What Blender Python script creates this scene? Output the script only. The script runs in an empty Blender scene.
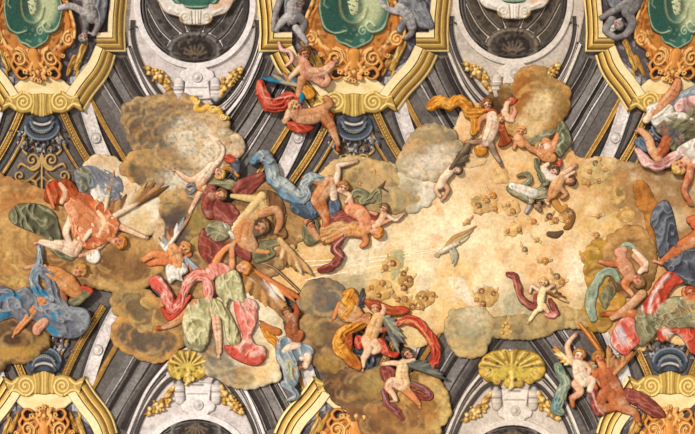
WORLD, SUN, EXPO = 0.44, 3.0, 0.06
import bpy, math, random
import numpy as np
from mathutils import Vector
random.seed(7)
SC = bpy.context.scene
COL = SC.collection
# ------------------------------------------------------------------ place
# A shallow barrel vault seen from the floor: ceiling plan units (u) of 3 cm, x to the right, y downwards.
U = 0.03
CAMZ, TOPZ = 1.6, 22.0
D = TOPZ - CAMZ
def world(x, y, h):
    x = np.asarray(x, float); y = np.asarray(y, float); h = np.asarray(h, float)
    sag = 0.8 * ((y - 217) / 217.0) ** 2
    d = D - sag - h * U
    return np.stack([(x - 347.5) * U * d / D, (y - 217) * U * d / D, CAMZ + d + 0 * x], -1)
def lin(c):
    c = np.asarray(c, float) / 255.0
    return np.where(c <= 0.04045, c / 12.92, ((c + 0.055) / 1.055) ** 2.4)
PAL = dict(
 skin=(236,196,160), pale=(240,214,186), rose=(222,160,128), orange=(216,138,84), tan=(196,138,92), brown=(150,92,56), rust=(172,84,46), sienna=(190,104,54),
 hair=(176,112,56), dhair=(84,62,48), blond=(206,164,92), gold=(226,176,72), dgold=(160,116,40), lgold=(248,216,136), cream=(250,226,172), amber=(216,142,60), damber=(136,76,28), lamber=(244,192,116),
 green=(64,108,92), dgreen=(32,66,56), lgreen=(190,204,166), olive=(112,112,84), lolive=(170,170,130), sage=(150,156,128),
 red=(196,66,46), dred=(134,40,32), lred=(228,120,96), pink=(228,140,126), lpink=(244,190,176), maroon=(134,58,52), dmaroon=(92,40,40),
 blue=(116,138,152), dblue=(52,76,100), lblue=(164,182,192), bblue=(36,124,160), slate=(84,88,98), lslate=(140,144,152), grey=(132,126,124), dgrey=(78,70,66), lgrey=(190,184,182), white=(232,222,210), stone=(222,210,202), dstone=(158,148,142), soot=(50,43,39), black=(34,30,30),
 ochre=(196,140,72), dochre=(136,92,50), umber=(104,80,60), dumber=(76,58,46), sand=(226,190,134), lsand=(242,216,172), mint=(152,164,138), dmint=(98,116,98))
def colr(c):
    return lin(PAL[c] if isinstance(c, str) else c)
def pts(s):
    if isinstance(s, str):
        return np.array([[float(v) for v in p.split(',')] for p in s.split()])
    return np.asarray(s, float)
def smooth(p, closed=False, step=1.6):
    n = len(p)
    if n < 3 and not closed: 
        return p, np.arange(n, dtype=float)
    out, par = [], []
    for i in range(n if closed else n - 1):
        if closed: a, b, c, d = p[(i-1) % n], p[i], p[(i+1) % n], p[(i+2) % n]
        else: a, b, c, d = p[max(i-1, 0)], p[i], p[i+1], p[min(i+2, n-1)]
        m = max(1, int(math.hypot(*(c - b)[:2]) / step + 0.5)); m = min(m, 24)
        for k in range(m):
            t = k / m
            out.append(0.5 * ((2*b) + (c-a)*t + (2*a-5*b+4*c-d)*t*t + (3*b-a-3*c+d)*t**3)); par.append(i + t)
    if not closed: out.append(p[-1]); par.append(n - 1.0)
    return np.array(out), np.array(par)
# ------------------------------------------------------------------ value noise
_R = np.random.RandomState(3).rand(256, 256)
def vn(x, y):
    xi = np.floor(x).astype(int); yi = np.floor(y).astype(int)
    fx = x - xi; fy = y - yi
    fx = fx*fx*(3-2*fx); fy = fy*fy*(3-2*fy)
    g = lambda a, b: _R[a & 255, b & 255]
    return (g(xi,yi)*(1-fx)+g(xi+1,yi)*fx)*(1-fy) + (g(xi,yi+1)*(1-fx)+g(xi+1,yi+1)*fx)*fy
def fbm(x, y, s, o=3):
    v = 0; a = 0.5; t = 0
    for k in range(o):
        v = v + a*(vn(x/s + 17*k, y/s + 31*k) - 0.5); t += a; s *= 0.5; a *= 0.55
    return v / t * 2
# ------------------------------------------------------------------ relief items
def S(p, r, col, hf=0.8, dz=0.0, sm=True, fold=None, c2=None, c3=None, ph=0.0):
    return dict(k='S', p=pts(p), r=r, col=col, hf=hf, dz=dz, sm=sm, fold=fold, c2=c2, c3=c3, ph=ph)
def P(p, col, H=2.5, R=5.0, dz=0.0, sm=True, fold=None, c2=None, c3=None, puff=None, edge=0.0, mott=None):
    return dict(k='P', p=pts(p), col=col, H=H, R=R, dz=dz, sm=sm, fold=fold, c2=c2, c3=c3, puff=puff, edge=edge, mott=mott)
def C(p, r, col, a=0.85, soft=1.0, n=0.0):
    return dict(k='C', p=pts(p), r=r, col=col, a=a, soft=soft, n=n)
def B(p, r, amp, col=None, a=0.7, sm=True):
    return dict(k='B', p=pts(p), r=r, amp=amp, col=col, a=a, sm=sm)
def M(s, col, a=0.5, th=0.0, seed=0):         # pigment mottling of the whole mesh
    return dict(k='M', s=s, col=col, a=a, th=th, seed=seed)
def N(s, amp, seed=0):                         # lumps of plaster
    return dict(k='N', s=s, amp=amp, seed=seed)
def crease(u, v, x, y, wp=1.0):
    """long wandering ridges and hollows of gathered cloth, -1..1"""
    w1, w2 = fbm(x, y, 12, 2), fbm(x+50, y+90, 15, 2)
    u = u*1.1; v = v*1.3
    n = (vn(u+wp*.9*w1+20, v+wp*1.1*w2+20)-.5) + .4*(vn(u*1.9+7-wp*w2, v*2.1+3+wp*w1)-.5)
    return np.clip(1-np.abs(n)*4.4, -1, 1)
def seg_dist(X, Y, q, rr=None):
    """signed field r-d to a polyline with per-point radii; lateral and along coordinates"""
    best = np.full(X.shape, -1e9); lat = np.zeros(X.shape); alo = np.zeros(X.shape); rad = np.ones(X.shape); dzz = np.zeros(X.shape)
    acc = 0.0
    if len(q) == 1: q = np.vstack([q, q + 1e-3]); rr = np.array([rr[0], rr[0]])
    for i in range(len(q) - 1):
        ax, ay = q[i][:2]; bx, by = q[i+1][:2]
        dx, dy = bx-ax, by-ay; L2 = dx*dx+dy*dy + 1e-9; L = math.sqrt(L2)
        t = np.clip(((X-ax)*dx + (Y-ay)*dy)/L2, 0, 1)
        ex = X-(ax+t*dx); ey = Y-(ay+t*dy)
        d = np.sqrt(ex*ex+ey*ey); r = rr[i]*(1-t)+rr[i+1]*t
        f = r - d; m = f > best
        best = np.where(m, f, best); lat = np.where(m, np.sign(dx*ey-dy*ex)*d/np.maximum(r, .1), lat)
        alo = np.where(m, acc + t*L, alo); rad = np.where(m, r, rad)
        acc += L
    return best, lat, alo, rad
def poly_field(X, Y, q):
    n = len(q); d2 = np.full(X.shape, 1e18); ins = np.zeros(X.shape, bool)
    for i in range(n):
        ax, ay = q[i]; bx, by = q[(i+1) % n]
        dx, dy = bx-ax, by-ay; L2 = dx*dx+dy*dy+1e-9
        t = np.clip(((X-ax)*dx+(Y-ay)*dy)/L2, 0, 1)
        ex = X-ax-t*dx; ey = Y-ay-t*dy; d2 = np.minimum(d2, ex*ex+ey*ey)
        if abs(dy) > 1e-9:
            ins ^= ((ay > Y) != (by > Y)) & (X < ax + (Y-ay)*dx/dy)
    return np.where(ins, 1, -1)*np.sqrt(d2)
def radii(r, n):
    r = np.atleast_1d(np.asarray(r, float))
    return np.interp(np.linspace(0, 1, n), np.linspace(0, 1, len(r)), r) if len(r) != n else r
def evaluate(items, X, Y, g):
    F = np.full(X.shape, -99.0); Hh = np.full(X.shape, -99.0)
    W = np.zeros(X.shape); CC = np.zeros(X.shape + (3,))
    for it in items:
        if it['k'] not in 'SP': continue
        p = it['p']
        if it['k'] == 'S':
            rr = radii(it['r'], len(p))
            if it['sm'] and len(p) > 2:
                q, par = smooth(p); rr = np.interp(par, np.arange(len(p)), rr)
            else: q = p
            mr = rr.max() + 3
        else:
            q = smooth(p, True)[0] if it['sm'] else p; mr = 3
        x0, x1 = q[:,0].min()-mr, q[:,0].max()+mr; y0, y1 = q[:,1].min()-mr, q[:,1].max()+mr
        m = (X >= x0) & (X <= x1) & (Y >= y0) & (Y <= y1)
        if not m.any(): continue
        x, y = X[m], Y[m]
        fv = 0
        if it['k'] == 'S':
            f, lat, alo, rad = seg_dist(x, y, q, rr)
            if it['fold']: f = f + .34*rad*fbm(x+31, y+17, 8, 2)
            ff = np.clip(f, 0, rad)
            h = it['hf']*np.sqrt(np.maximum(2*rad*ff-ff*ff, 0))
            if it['fold']:
                n, amp = it['fold'][:2]
                fv = crease(alo/13.0+it['ph'], lat*n*0.62+q[0][0]*.37, x, y)
                h = h + amp*fv*np.clip(f/1.2, 0, 1)
        else:
            f = poly_field(x, y, q)
            if it['edge']: f = f + it['edge']*fbm(x, y, 5, 3)
            R = it['R']; t = np.clip(f/R, 0, 1)
            h = it['H']*np.sqrt(np.maximum(1-(1-t)**2, 0))
            if it['fold']:
                ang, wl, amp = it['fold'][:3]; wp = it['fold'][3] if len(it['fold']) > 3 else 1.0
                a = math.radians(ang); v = -x*math.sin(a)+y*math.cos(a); uu = x*math.cos(a)+y*math.sin(a)
                fv = crease(uu/(wl*2.6), v/(wl*1.05), x, y, wp)
                h = h + amp*fv*np.clip(f/1.5, 0, 1)
            if it['puff']:
                ps, pa = it['puff']
                b = 1-np.abs(fbm(x, y, ps, 3))*1.6
                h = h + pa*(b-0.5)*np.clip(f/2.5, 0, 1)
        h = np.where(f > 0, h + it['dz'], -99)
        c = np.broadcast_to(colr(it['col']), x.shape + (3,)).copy()
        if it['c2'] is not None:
            w = (np.clip(fv*1.5-.5, 0, 1)**1.3)[:, None]*0.8; c = c*(1-w) + colr(it['c2'])*w  # painted highlight: paler colour laid on fold crests
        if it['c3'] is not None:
            w = (np.clip(-fv*1.1, 0, 1)**1.2)[:, None]*0.6; c = c*(1-w) + colr(it['c3'])*w  # painted shade: darker colour laid in fold hollows
        Fm = F[m]; k = 0.8
        F[m] = np.where(np.abs(Fm - f) < 3*k, np.maximum(Fm, f) + k*np.maximum(0, 1-np.abs(Fm-f)/(3*k))**3*0.35, np.maximum(Fm, f))
        Hm = Hh[m]; kk = 0.7
        df = np.abs(Hm-h)
        Hh[m] = np.where((Hm > -50) & (h > -50), np.maximum(Hm, h)+kk*np.maximum(0, 1-df/(2*kk))**2*0.25, np.maximum(Hm, h))
        w = np.exp(np.clip((h if True else 0), -6, 12)/0.35); w = np.where(h > -50, w, np.exp(np.clip(f, -6, 0)/0.3)*1e-4)
        CC[m] += c*w[:, None]; W[m] += w
    CC = CC/np.maximum(W, 1e-12)[..., None]
    Hh = np.where(Hh < -50, 0, Hh)
    for it in items:
        if it['k'] == 'N':
            Hh = Hh + it['amp']*fbm(X+it['seed']*9, Y, it['s'], 3)
        elif it['k'] == 'M':
            w = np.clip((fbm(X+it['seed']*13.3, Y+it['seed']*7.7, it['s'], 4)-it['th'])*2.2, 0, 1)*it['a']
            CC = CC*(1-w[..., None]) + colr(it['col'])*w[..., None]
        elif it['k'] in 'CB':
            q = it['p']; rr = radii(it['r'], len(q)); mr = rr.max()*(3 if it['k'] == 'B' else 1)+3*it.get('soft', 1)+1
            if len(q) > 2 and it.get('sm', True):
                q, par = smooth(q); rr = np.interp(par, np.arange(len(it['p'])), rr)
            m = (X >= q[:,0].min()-mr) & (X <= q[:,0].max()+mr) & (Y >= q[:,1].min()-mr) & (Y <= q[:,1].max()+mr)
            if not m.any(): continue
            x, y = X[m], Y[m]
            f, lat, alo, rad = seg_dist(x, y, q, rr)
            if it['k'] == 'C':
                if it['n']: f = f + it['n']*fbm(x, y, 7, 3)
                w = np.exp(-(np.maximum(-f, 0)/it['soft'])**2)*it['a']
                CC[m] = CC[m]*(1-w[:, None]) + colr(it['col'])*w[:, None]
            else:
                dd = (rad - f)/rad; w = np.exp(-dd**2)
                Hh[m] += it['amp']*w*(F[m] > 0)
                if it['col'] is not None:
                    w = np.exp(-(dd*1.15)**2)*it['a']
                    CC[m] = CC[m]*(1-w[:, None]) + colr(it['col'])*w[:, None]
    return F, Hh, CC
MATS = {}
def material(name, rough=0.85, spec=0.25, mottle=0.16, scale=1.0, crack=0.0, metal=0.0):
    if name in MATS: return MATS[name]
    m = bpy.data.materials.new(name); m.use_nodes = True; nt = m.node_tree; nd = nt.nodes; lk = nt.links
    b = nd['Principled BSDF']; b.inputs['Roughness'].default_value = rough; b.inputs['Specular IOR Level'].default_value = spec; b.inputs['Metallic'].default_value = metal
    at = nd.new('ShaderNodeAttribute'); at.attribute_name = 'pigment'
    geo = nd.new('ShaderNodeNewGeometry')
    n1 = nd.new('ShaderNodeTexNoise'); n1.inputs['Scale'].default_value = 9*scale; n1.inputs['Detail'].default_value = 4; n1.inputs['Roughness'].default_value = 0.7
    lk.new(geo.outputs['Position'], n1.inputs['Vector'])
    mr = nd.new('ShaderNodeMapRange'); mr.inputs['From Min'].default_value = 0.3; mr.inputs['From Max'].default_value = 0.7
    mr.inputs['To Min'].default_value = 1-mottle; mr.inputs['To Max'].default_value = 1+mottle; lk.new(n1.outputs['Fac'], mr.inputs['Value'])
    vm = nd.new('ShaderNodeVectorMath'); vm.operation = 'SCALE'; lk.new(at.outputs['Color'], vm.inputs[0]); lk.new(mr.outputs['Result'], vm.inputs['Scale'])
    out = vm.outputs[0]
    if crack:
        n2 = nd.new('ShaderNodeTexNoise'); n2.inputs['Scale'].default_value = 2.2; n2.inputs['Detail'].default_value = 6; n2.inputs['Roughness'].default_value = 0.75
        lk.new(geo.outputs['Position'], n2.inputs['Vector'])
        r2 = nd.new('ShaderNodeMapRange'); r2.inputs['From Min'].default_value = 0.35; r2.inputs['From Max'].default_value = 0.65
        r2.inputs['To Min'].default_value = 1-crack; r2.inputs['To Max'].default_value = 1+crack; lk.new(n2.outputs['Fac'], r2.inputs['Value'])
        v2 = nd.new('ShaderNodeVectorMath'); v2.operation = 'SCALE'; lk.new(out, v2.inputs[0]); lk.new(r2.outputs['Result'], v2.inputs['Scale']); out = v2.outputs[0]
    lk.new(out, b.inputs['Base Color'])
    bp = nd.new('ShaderNodeBump'); bp.inputs['Strength'].default_value = 0.2; bp.inputs['Distance'].default_value = 0.02
    lk.new(n1.outputs['Fac'], bp.inputs['Height']); lk.new(bp.outputs['Normal'], b.inputs['Normal'])
    MATS[name] = m; return m
def mesh_object(name, V, faces, colors, mat, parent=None, smooth_=True):
    """V world verts; faces array (n,4) or list"""
    org = np.zeros(3)
    if parent is not None: org = np.array(parent.get('_o', (0, 0, 0)))
    me = bpy.data.meshes.new(name)
    if isinstance(faces, np.ndarray):
        me.vertices.add(len(V)); me.vertices.foreach_set('co', (V-org).astype(np.float32).ravel())
        nf = len(faces); me.loops.add(nf*4); me.loops.foreach_set('vertex_index', faces.astype(np.int32).ravel())
        me.polygons.add(nf); me.polygons.foreach_set('loop_start', np.arange(0, nf*4, 4, dtype=np.int32))
        me.update(calc_edges=True)
    else:
        me.from_pydata([tuple(v) for v in (V-org)], [], faces); me.update()
    me.polygons.foreach_set('use_smooth', [smooth_]*len(me.polygons))
    ca = me.color_attributes.new('pigment', 'FLOAT_COLOR', 'POINT')
    ca.data.foreach_set('color', np.concatenate([colors, np.ones((len(colors), 1))], 1).astype(np.float32).ravel())
    me.materials.append(mat)
    o = bpy.data.objects.new(name, me); COL.objects.link(o)
    if parent is not None: o.parent = parent; o['_o'] = [float(v) for v in org]
    return o
def unseen_ok(V):
    return bool(np.any((V[:,0] > -3) & (V[:,0] < 698) & (V[:,1] > -3) & (V[:,1] < 437)))
def relief(name, items, parent=None, z=2.0, g=0.7, mat=None, thick=3.0, contour=0.45, ccol=(92,58,40), T=None):
    """one closed carved mesh: domed front following the items, side walls down to its bed"""
    xs, ys, mr = [], [], 0
    for it in items:
        if it['k'] in 'SP':
            r = max(np.atleast_1d(it['r'])) if it['k'] == 'S' else 1
            xs += [it['p'][:,0].min()-r, it['p'][:,0].max()+r]; ys += [it['p'][:,1].min()-r, it['p'][:,1].max()+r]
    pad = 3
    x0, x1, y0, y1 = min(xs)-pad, max(xs)+pad, min(ys)-pad, max(ys)+pad
    if T is None: x0 = max(x0, -20); x1 = min(x1, 715); y0 = max(y0, -16); y1 = min(y1, 450)
    if x1-x0 < 3*g or y1-y0 < 3*g: return None
    nx, ny = int((x1-x0)/g)+2, int((y1-y0)/g)+2
    X, Y = np.meshgrid(x0+np.arange(nx)*g, y0+np.arange(ny)*g)
    F, H, CC = evaluate(items, X, Y, g)
    ins = F > 0
    cell = ins[:-1,:-1] | ins[1:,:-1] | ins[:-1,1:] | ins[1:,1:]
    used = np.zeros(F.shape, bool)
    used[:-1,:-1] |= cell; used[1:,:-1] |= cell; used[:-1,1:] |= cell; used[1:,1:] |= cell
    gy, gx = np.gradient(F, g); gn = gx*gx+gy*gy+1e-6
    out = used & ~ins
    st = np.where(out, -F/np.maximum(gn, 0.3), 0); mx = 0.72*g
    dx, dy = st*gx, st*gy; L = np.sqrt(dx*dx+dy*dy)+1e-9; sc = np.minimum(1, mx/L)
    X = X + dx*sc; Y = Y + dy*sc
    H = np.where(out, 0, H)
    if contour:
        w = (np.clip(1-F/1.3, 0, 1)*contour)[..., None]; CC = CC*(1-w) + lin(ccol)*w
    idx = -np.ones(F.shape, int); idx[used] = np.arange(used.sum())
    if not used.any(): return None
    j, i = np.nonzero(cell)
    a, b, c, d = idx[j, i], idx[j, i+1], idx[j+1, i+1], idx[j+1, i]
    quads = np.stack([a, d, c, b], 1)
    V = np.stack([X[used], Y[used], z+H[used]], 1); K = CC[used]
    # boundary edges -> walls
    e = np.concatenate([quads[:, [0,1]], quads[:, [1,2]], quads[:, [2,3]], quads[:, [3,0]]])
    key = e[:,0].astype(np.int64)*10**8+e[:,1]; rev = e[:,1].astype(np.int64)*10**8+e[:,0]
    be = e[~np.isin(key, rev)]
    bv = np.unique(be); mp = np.zeros(len(V), int); mp[bv] = len(V)+np.arange(len(bv))
    low = V[bv].copy(); low[:,2] = max(z-thick, -0.6)
    walls = np.stack([be[:,1], be[:,0], mp[be[:,0]], mp[be[:,1]]], 1)
    V = np.concatenate([V, low]); K = np.concatenate([K, K[bv]])
    quads = np.concatenate([quads, walls])
    if T is not None: V[:,0], V[:,1] = T(V[:,0], V[:,1])
    if not unseen_ok(V): return None
    W = world(V[:,0], V[:,1], V[:,2])
    flip = T is not None and getattr(T, 'flip', False)
    if flip: quads = quads[:, ::-1]
    return mesh_object(name, W, quads, K, mat or FRESCO, parent)
def sweep(name, path, prof, parent=None, z=0.0, mat=None, closed=False, T=None, sm=False, base=-0.6):
    """moulding: profile [(offset, height, colour)...] carried along a path with mitred corners"""
    p = pts(path)
    if sm: p = smooth(p, closed, 3.0)[0]
    n = len(p); N_ = []
    for i in range(n):
        a = p[(i-1) % n] if (closed or i > 0) else None; b = p[(i+1) % n] if (closed or i < n-1) else None
        def nrm(u): u = u/np.hypot(*u); return np.array([-u[1], u[0]])
        if a is None: m = nrm(b-p[i])
        elif b is None: m = nrm(p[i]-a)
        else:
            n1, n2 = nrm(p[i]-a), nrm(b-p[i]); m = n1+n2; m = m/max(np.dot(m, m)/2, 0.35)
        N_.append(m)
    N_ = np.array(N_)
    prof2 = []                                   # doubled vertices keep the colour bands crisp
    pr = [(prof[0][0], base - z, prof[0][2])] + list(prof) + [(prof[-1][0], base - z, prof[-1][2])]
    V, K, faces = [], [], []
    for k in range(len(pr)-1):
        c = colr(pr[k+1][2] if k+1 < len(pr)-1 else pr[k][2])
        s = len(V)
        for i in range(n):
            for o, h in ((pr[k][0], pr[k][1]), (pr[k+1][0], pr[k+1][1])):
                q = p[i] + N_[i]*o; V.append((q[0], q[1], z+h)); K.append(c)
        for i in range(n if closed else n-1):
            j = (i+1) % n
            faces.append((s+2*i, s+2*i+1, s+2*j+1, s+2*j))
    V = np.array(V); faces = np.array(faces)
    if T is not None: V[:,0], V[:,1] = T(V[:,0], V[:,1])
    if not unseen_ok(V): return None
    W = world(V[:,0], V[:,1], V[:,2])
    v0, v1, v2 = W[faces[:,0]], W[faces[:,1]], W[faces[:,2]]
    nz = np.cross(v1-v0, v2-v0)[:,2]
    if np.sum(nz) > 0: faces = faces[:, ::-1]
    return mesh_object(name, W, faces, np.array(K), mat or FRESCO, parent, smooth_=False)
def thing(name, label, cat, x, y, z=0.0, group=None):
    o = bpy.data.objects.new(name, None); COL.objects.link(o)
    w = world(x, y, z); o.location = w; o['_o'] = [float(v) for v in w]
    o['label'] = label; o['category'] = cat
    if group: o['group'] = group
    o.empty_display_size = 0.2
    return o
def tag(o, label, cat, group=None):
    if o is None: return o
    o['label'] = label; o['category'] = cat
    if group: o['group'] = group
    return o
def structure(o, label=None):
    if o is None: return o
    o['kind'] = 'structure'
    if label: o['label'] = label
    return o
FRESCO = material('fresco_paint', 0.9, 0.15, 0.27, 1.6, 0.10)
STONE = material('painted_stone', 0.85, 0.2, 0.2, 1.5, 0.14)
DARK = material('sooty_plaster', 0.9, 0.15, 0.34, 1.3, 0.22)
GILT = material('gilded_stucco', 0.6, 0.35, 0.14, 1.2, 0.08)
CLOUD = material('cloud_plaster', 0.95, 0.1, 0.2, 1.3, 0.12)
def spiral(cx, cy, R, turns, sgn=1, start=0, col='lgold', r=1.1, hf=0.8, dz=0.0, rin=0.12):
    n = int(turns*14)+2; q = []
    for i in range(n):
        t = i/(n-1); a = math.radians(start)+sgn*t*turns*2*math.pi; rr = R*(1-t)**0.9+R*rin*t
        q.append((cx+rr*math.cos(a), cy+rr*math.sin(a)))
    return S(q, [r, r*0.7, r*0.9], col, hf=hf, dz=dz, sm=False)
# ------------------------------------------------------------------ vault bed
def vault():
    nx, ny = 60, 44
    X, Y = np.meshgrid(np.linspace(-40, 735, nx), np.linspace(-36, 470, ny))
    V = world(X.ravel(), Y.ravel(), np.full(X.size, -0.4))
    idx = np.arange(X.size).reshape(X.shape)
    q = np.stack([idx[:-1,:-1].ravel(), idx[1:,:-1].ravel(), idx[1:,1:].ravel(), idx[:-1,1:].ravel()], 1)
    K = np.tile(lin((106,98,93)), (X.size, 1))
    o = mesh_object('ceiling', V, q, K, DARK)
    m = o.modifiers.new('thickness', 'SOLIDIFY'); m.thickness = 0.25; m.offset = -1
    structure(o)
vault()
TR = [0]
def trim(path, prof, T=None, z=0.0, sm=True, mat=None):
    TR[0] += 1
    o = sweep('trim_%d' % TR[0], path, prof, None, z, mat or DARK, False, T, sm)
    structure(o)
# ------------------------------------------------------------------ the six bays
def bay_map(cx, k, dx, flip):
    def T(x, y):
        x = np.asarray(x, float); y = np.asarray(y, float)
        t = np.clip((y-55)/56, 0, 1); s = 1-k*(1-t*0.66)
        t2 = np.clip((y-50)/42, 0, 1)
        X = cx + x*s; Y = 488-y if flip else y + 0.0
        return X, Y
    def T2(x, y):
        x = np.asarray(x, float); y = np.asarray(y, float); t2 = np.clip((y-50)/42, 0, 1)
        X = cx + dx*(1-np.clip((y-50)/42, 0, 1)) + x*(1-(.17 if k > .05 else 0)*(1-t2*.7)); Y = 488-y if flip else y + 0.0
        return X, Y
    T.flip = flip; T2.flip = flip
    return T, T2
def mir(path, s):
    p = pts(path).copy(); p[:,0] *= s; return p
GM = [(0,0,'lgold'),(.9,1.6,'lgold'),(2.0,2.0,(250,226,156)),(2.8,0.8,(128,90,34)),(3.8,0.7,(94,64,24)),(5.2,1.4,(178,132,52)),(7.2,2.4,(214,170,82)),(8.4,2.9,'lgold'),(9.0,1.8,(140,100,38)),(10.0,1.5,(100,68,26)),(11.4,2.3,(184,138,56)),(13.2,3.1,(226,184,96)),(14,3.3,'lgold')]
def gold_prof(s=1.0, cream=8.0, sg=1):
    pr = [(o*s*sg, h, c) for o, h, c in GM]
    e = pr[-1][0]
    return pr + [(e+0.3*sg, 2.2, (120,86,34)), (e+1.2*sg, 2.2, (120,86,34)), (e+1.3*sg, 2.6, 'cream'), (e+cream*sg, 2.4, 'cream'), (e+(cream+.8)*sg, 1.2, 'dstone')]
def sgnpath(path, s): return mir(path, s)
def ribs(T, far):
    for s in (1, -1):
        st = lambda w, pr: [(o*s, h, c) for o, h, c in pr]
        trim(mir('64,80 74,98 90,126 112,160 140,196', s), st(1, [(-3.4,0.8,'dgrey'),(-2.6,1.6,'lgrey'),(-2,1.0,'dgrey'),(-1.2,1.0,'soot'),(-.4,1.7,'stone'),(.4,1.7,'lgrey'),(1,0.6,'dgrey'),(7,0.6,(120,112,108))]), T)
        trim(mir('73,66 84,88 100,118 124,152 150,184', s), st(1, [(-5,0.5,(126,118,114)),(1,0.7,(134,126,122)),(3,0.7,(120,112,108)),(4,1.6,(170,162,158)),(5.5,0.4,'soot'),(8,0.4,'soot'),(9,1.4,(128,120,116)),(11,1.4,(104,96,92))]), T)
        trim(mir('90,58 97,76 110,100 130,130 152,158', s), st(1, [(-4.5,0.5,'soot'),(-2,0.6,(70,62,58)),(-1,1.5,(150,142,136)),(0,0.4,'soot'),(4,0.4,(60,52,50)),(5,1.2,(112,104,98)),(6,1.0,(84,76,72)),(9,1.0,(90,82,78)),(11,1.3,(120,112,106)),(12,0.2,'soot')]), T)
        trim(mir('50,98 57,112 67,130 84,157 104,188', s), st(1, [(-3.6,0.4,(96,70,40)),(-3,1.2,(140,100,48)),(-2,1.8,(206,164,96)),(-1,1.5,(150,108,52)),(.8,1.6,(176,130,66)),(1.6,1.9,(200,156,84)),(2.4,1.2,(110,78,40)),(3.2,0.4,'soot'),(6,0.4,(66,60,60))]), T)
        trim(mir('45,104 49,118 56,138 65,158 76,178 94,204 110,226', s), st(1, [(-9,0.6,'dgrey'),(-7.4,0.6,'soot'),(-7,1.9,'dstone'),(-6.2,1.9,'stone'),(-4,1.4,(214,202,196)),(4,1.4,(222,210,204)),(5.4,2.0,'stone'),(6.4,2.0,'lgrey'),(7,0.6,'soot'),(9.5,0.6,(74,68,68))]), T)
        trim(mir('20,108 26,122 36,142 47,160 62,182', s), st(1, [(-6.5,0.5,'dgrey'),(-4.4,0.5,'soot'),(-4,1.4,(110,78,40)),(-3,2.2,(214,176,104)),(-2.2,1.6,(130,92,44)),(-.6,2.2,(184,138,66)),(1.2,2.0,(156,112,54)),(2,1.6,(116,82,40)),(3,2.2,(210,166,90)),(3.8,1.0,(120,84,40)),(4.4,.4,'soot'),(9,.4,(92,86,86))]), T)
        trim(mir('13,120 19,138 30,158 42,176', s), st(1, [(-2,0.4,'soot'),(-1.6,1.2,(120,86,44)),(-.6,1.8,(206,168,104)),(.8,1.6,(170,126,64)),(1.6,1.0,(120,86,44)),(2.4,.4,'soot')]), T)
        q = smooth(mir('20,108 26,122 36,142 47,160 62,182', s), False, 1)[0]
        o = relief('trim_60', [S([c], 1.15, (214,172,96), hf=.9) for c in q[::3]], None, 2.0, .45, GILT, T=T); structure(o)
        # roundel on the stone strip
        x, y = 56*s, 138
        c = relief('stone_roundel', [S([(x, y)], 5.4, 'stone', hf=.25), B([(x, y)], 1.6, 1.4, 'white'), spiral(x, y, 4.6, 1, 1, 0, 'lgrey', .7, dz=.9, rin=1), spiral(x, y, 2.6, 1, 1, 0, 'dgrey', .5, dz=.6, rin=1)], None, 1.6, .5, STONE, T=T)
        X, Y = T(x, y)
        if -6 < X < 701 and c: tag(c, 'round carved stone roundel on pale strip, ' + far + (', right of its pedestal' if s > 0 else ', left of its pedestal'), 'roundel', 'stone roundels on the pale vault strips')
        elif c: bpy.data.objects.remove(c)
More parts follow.
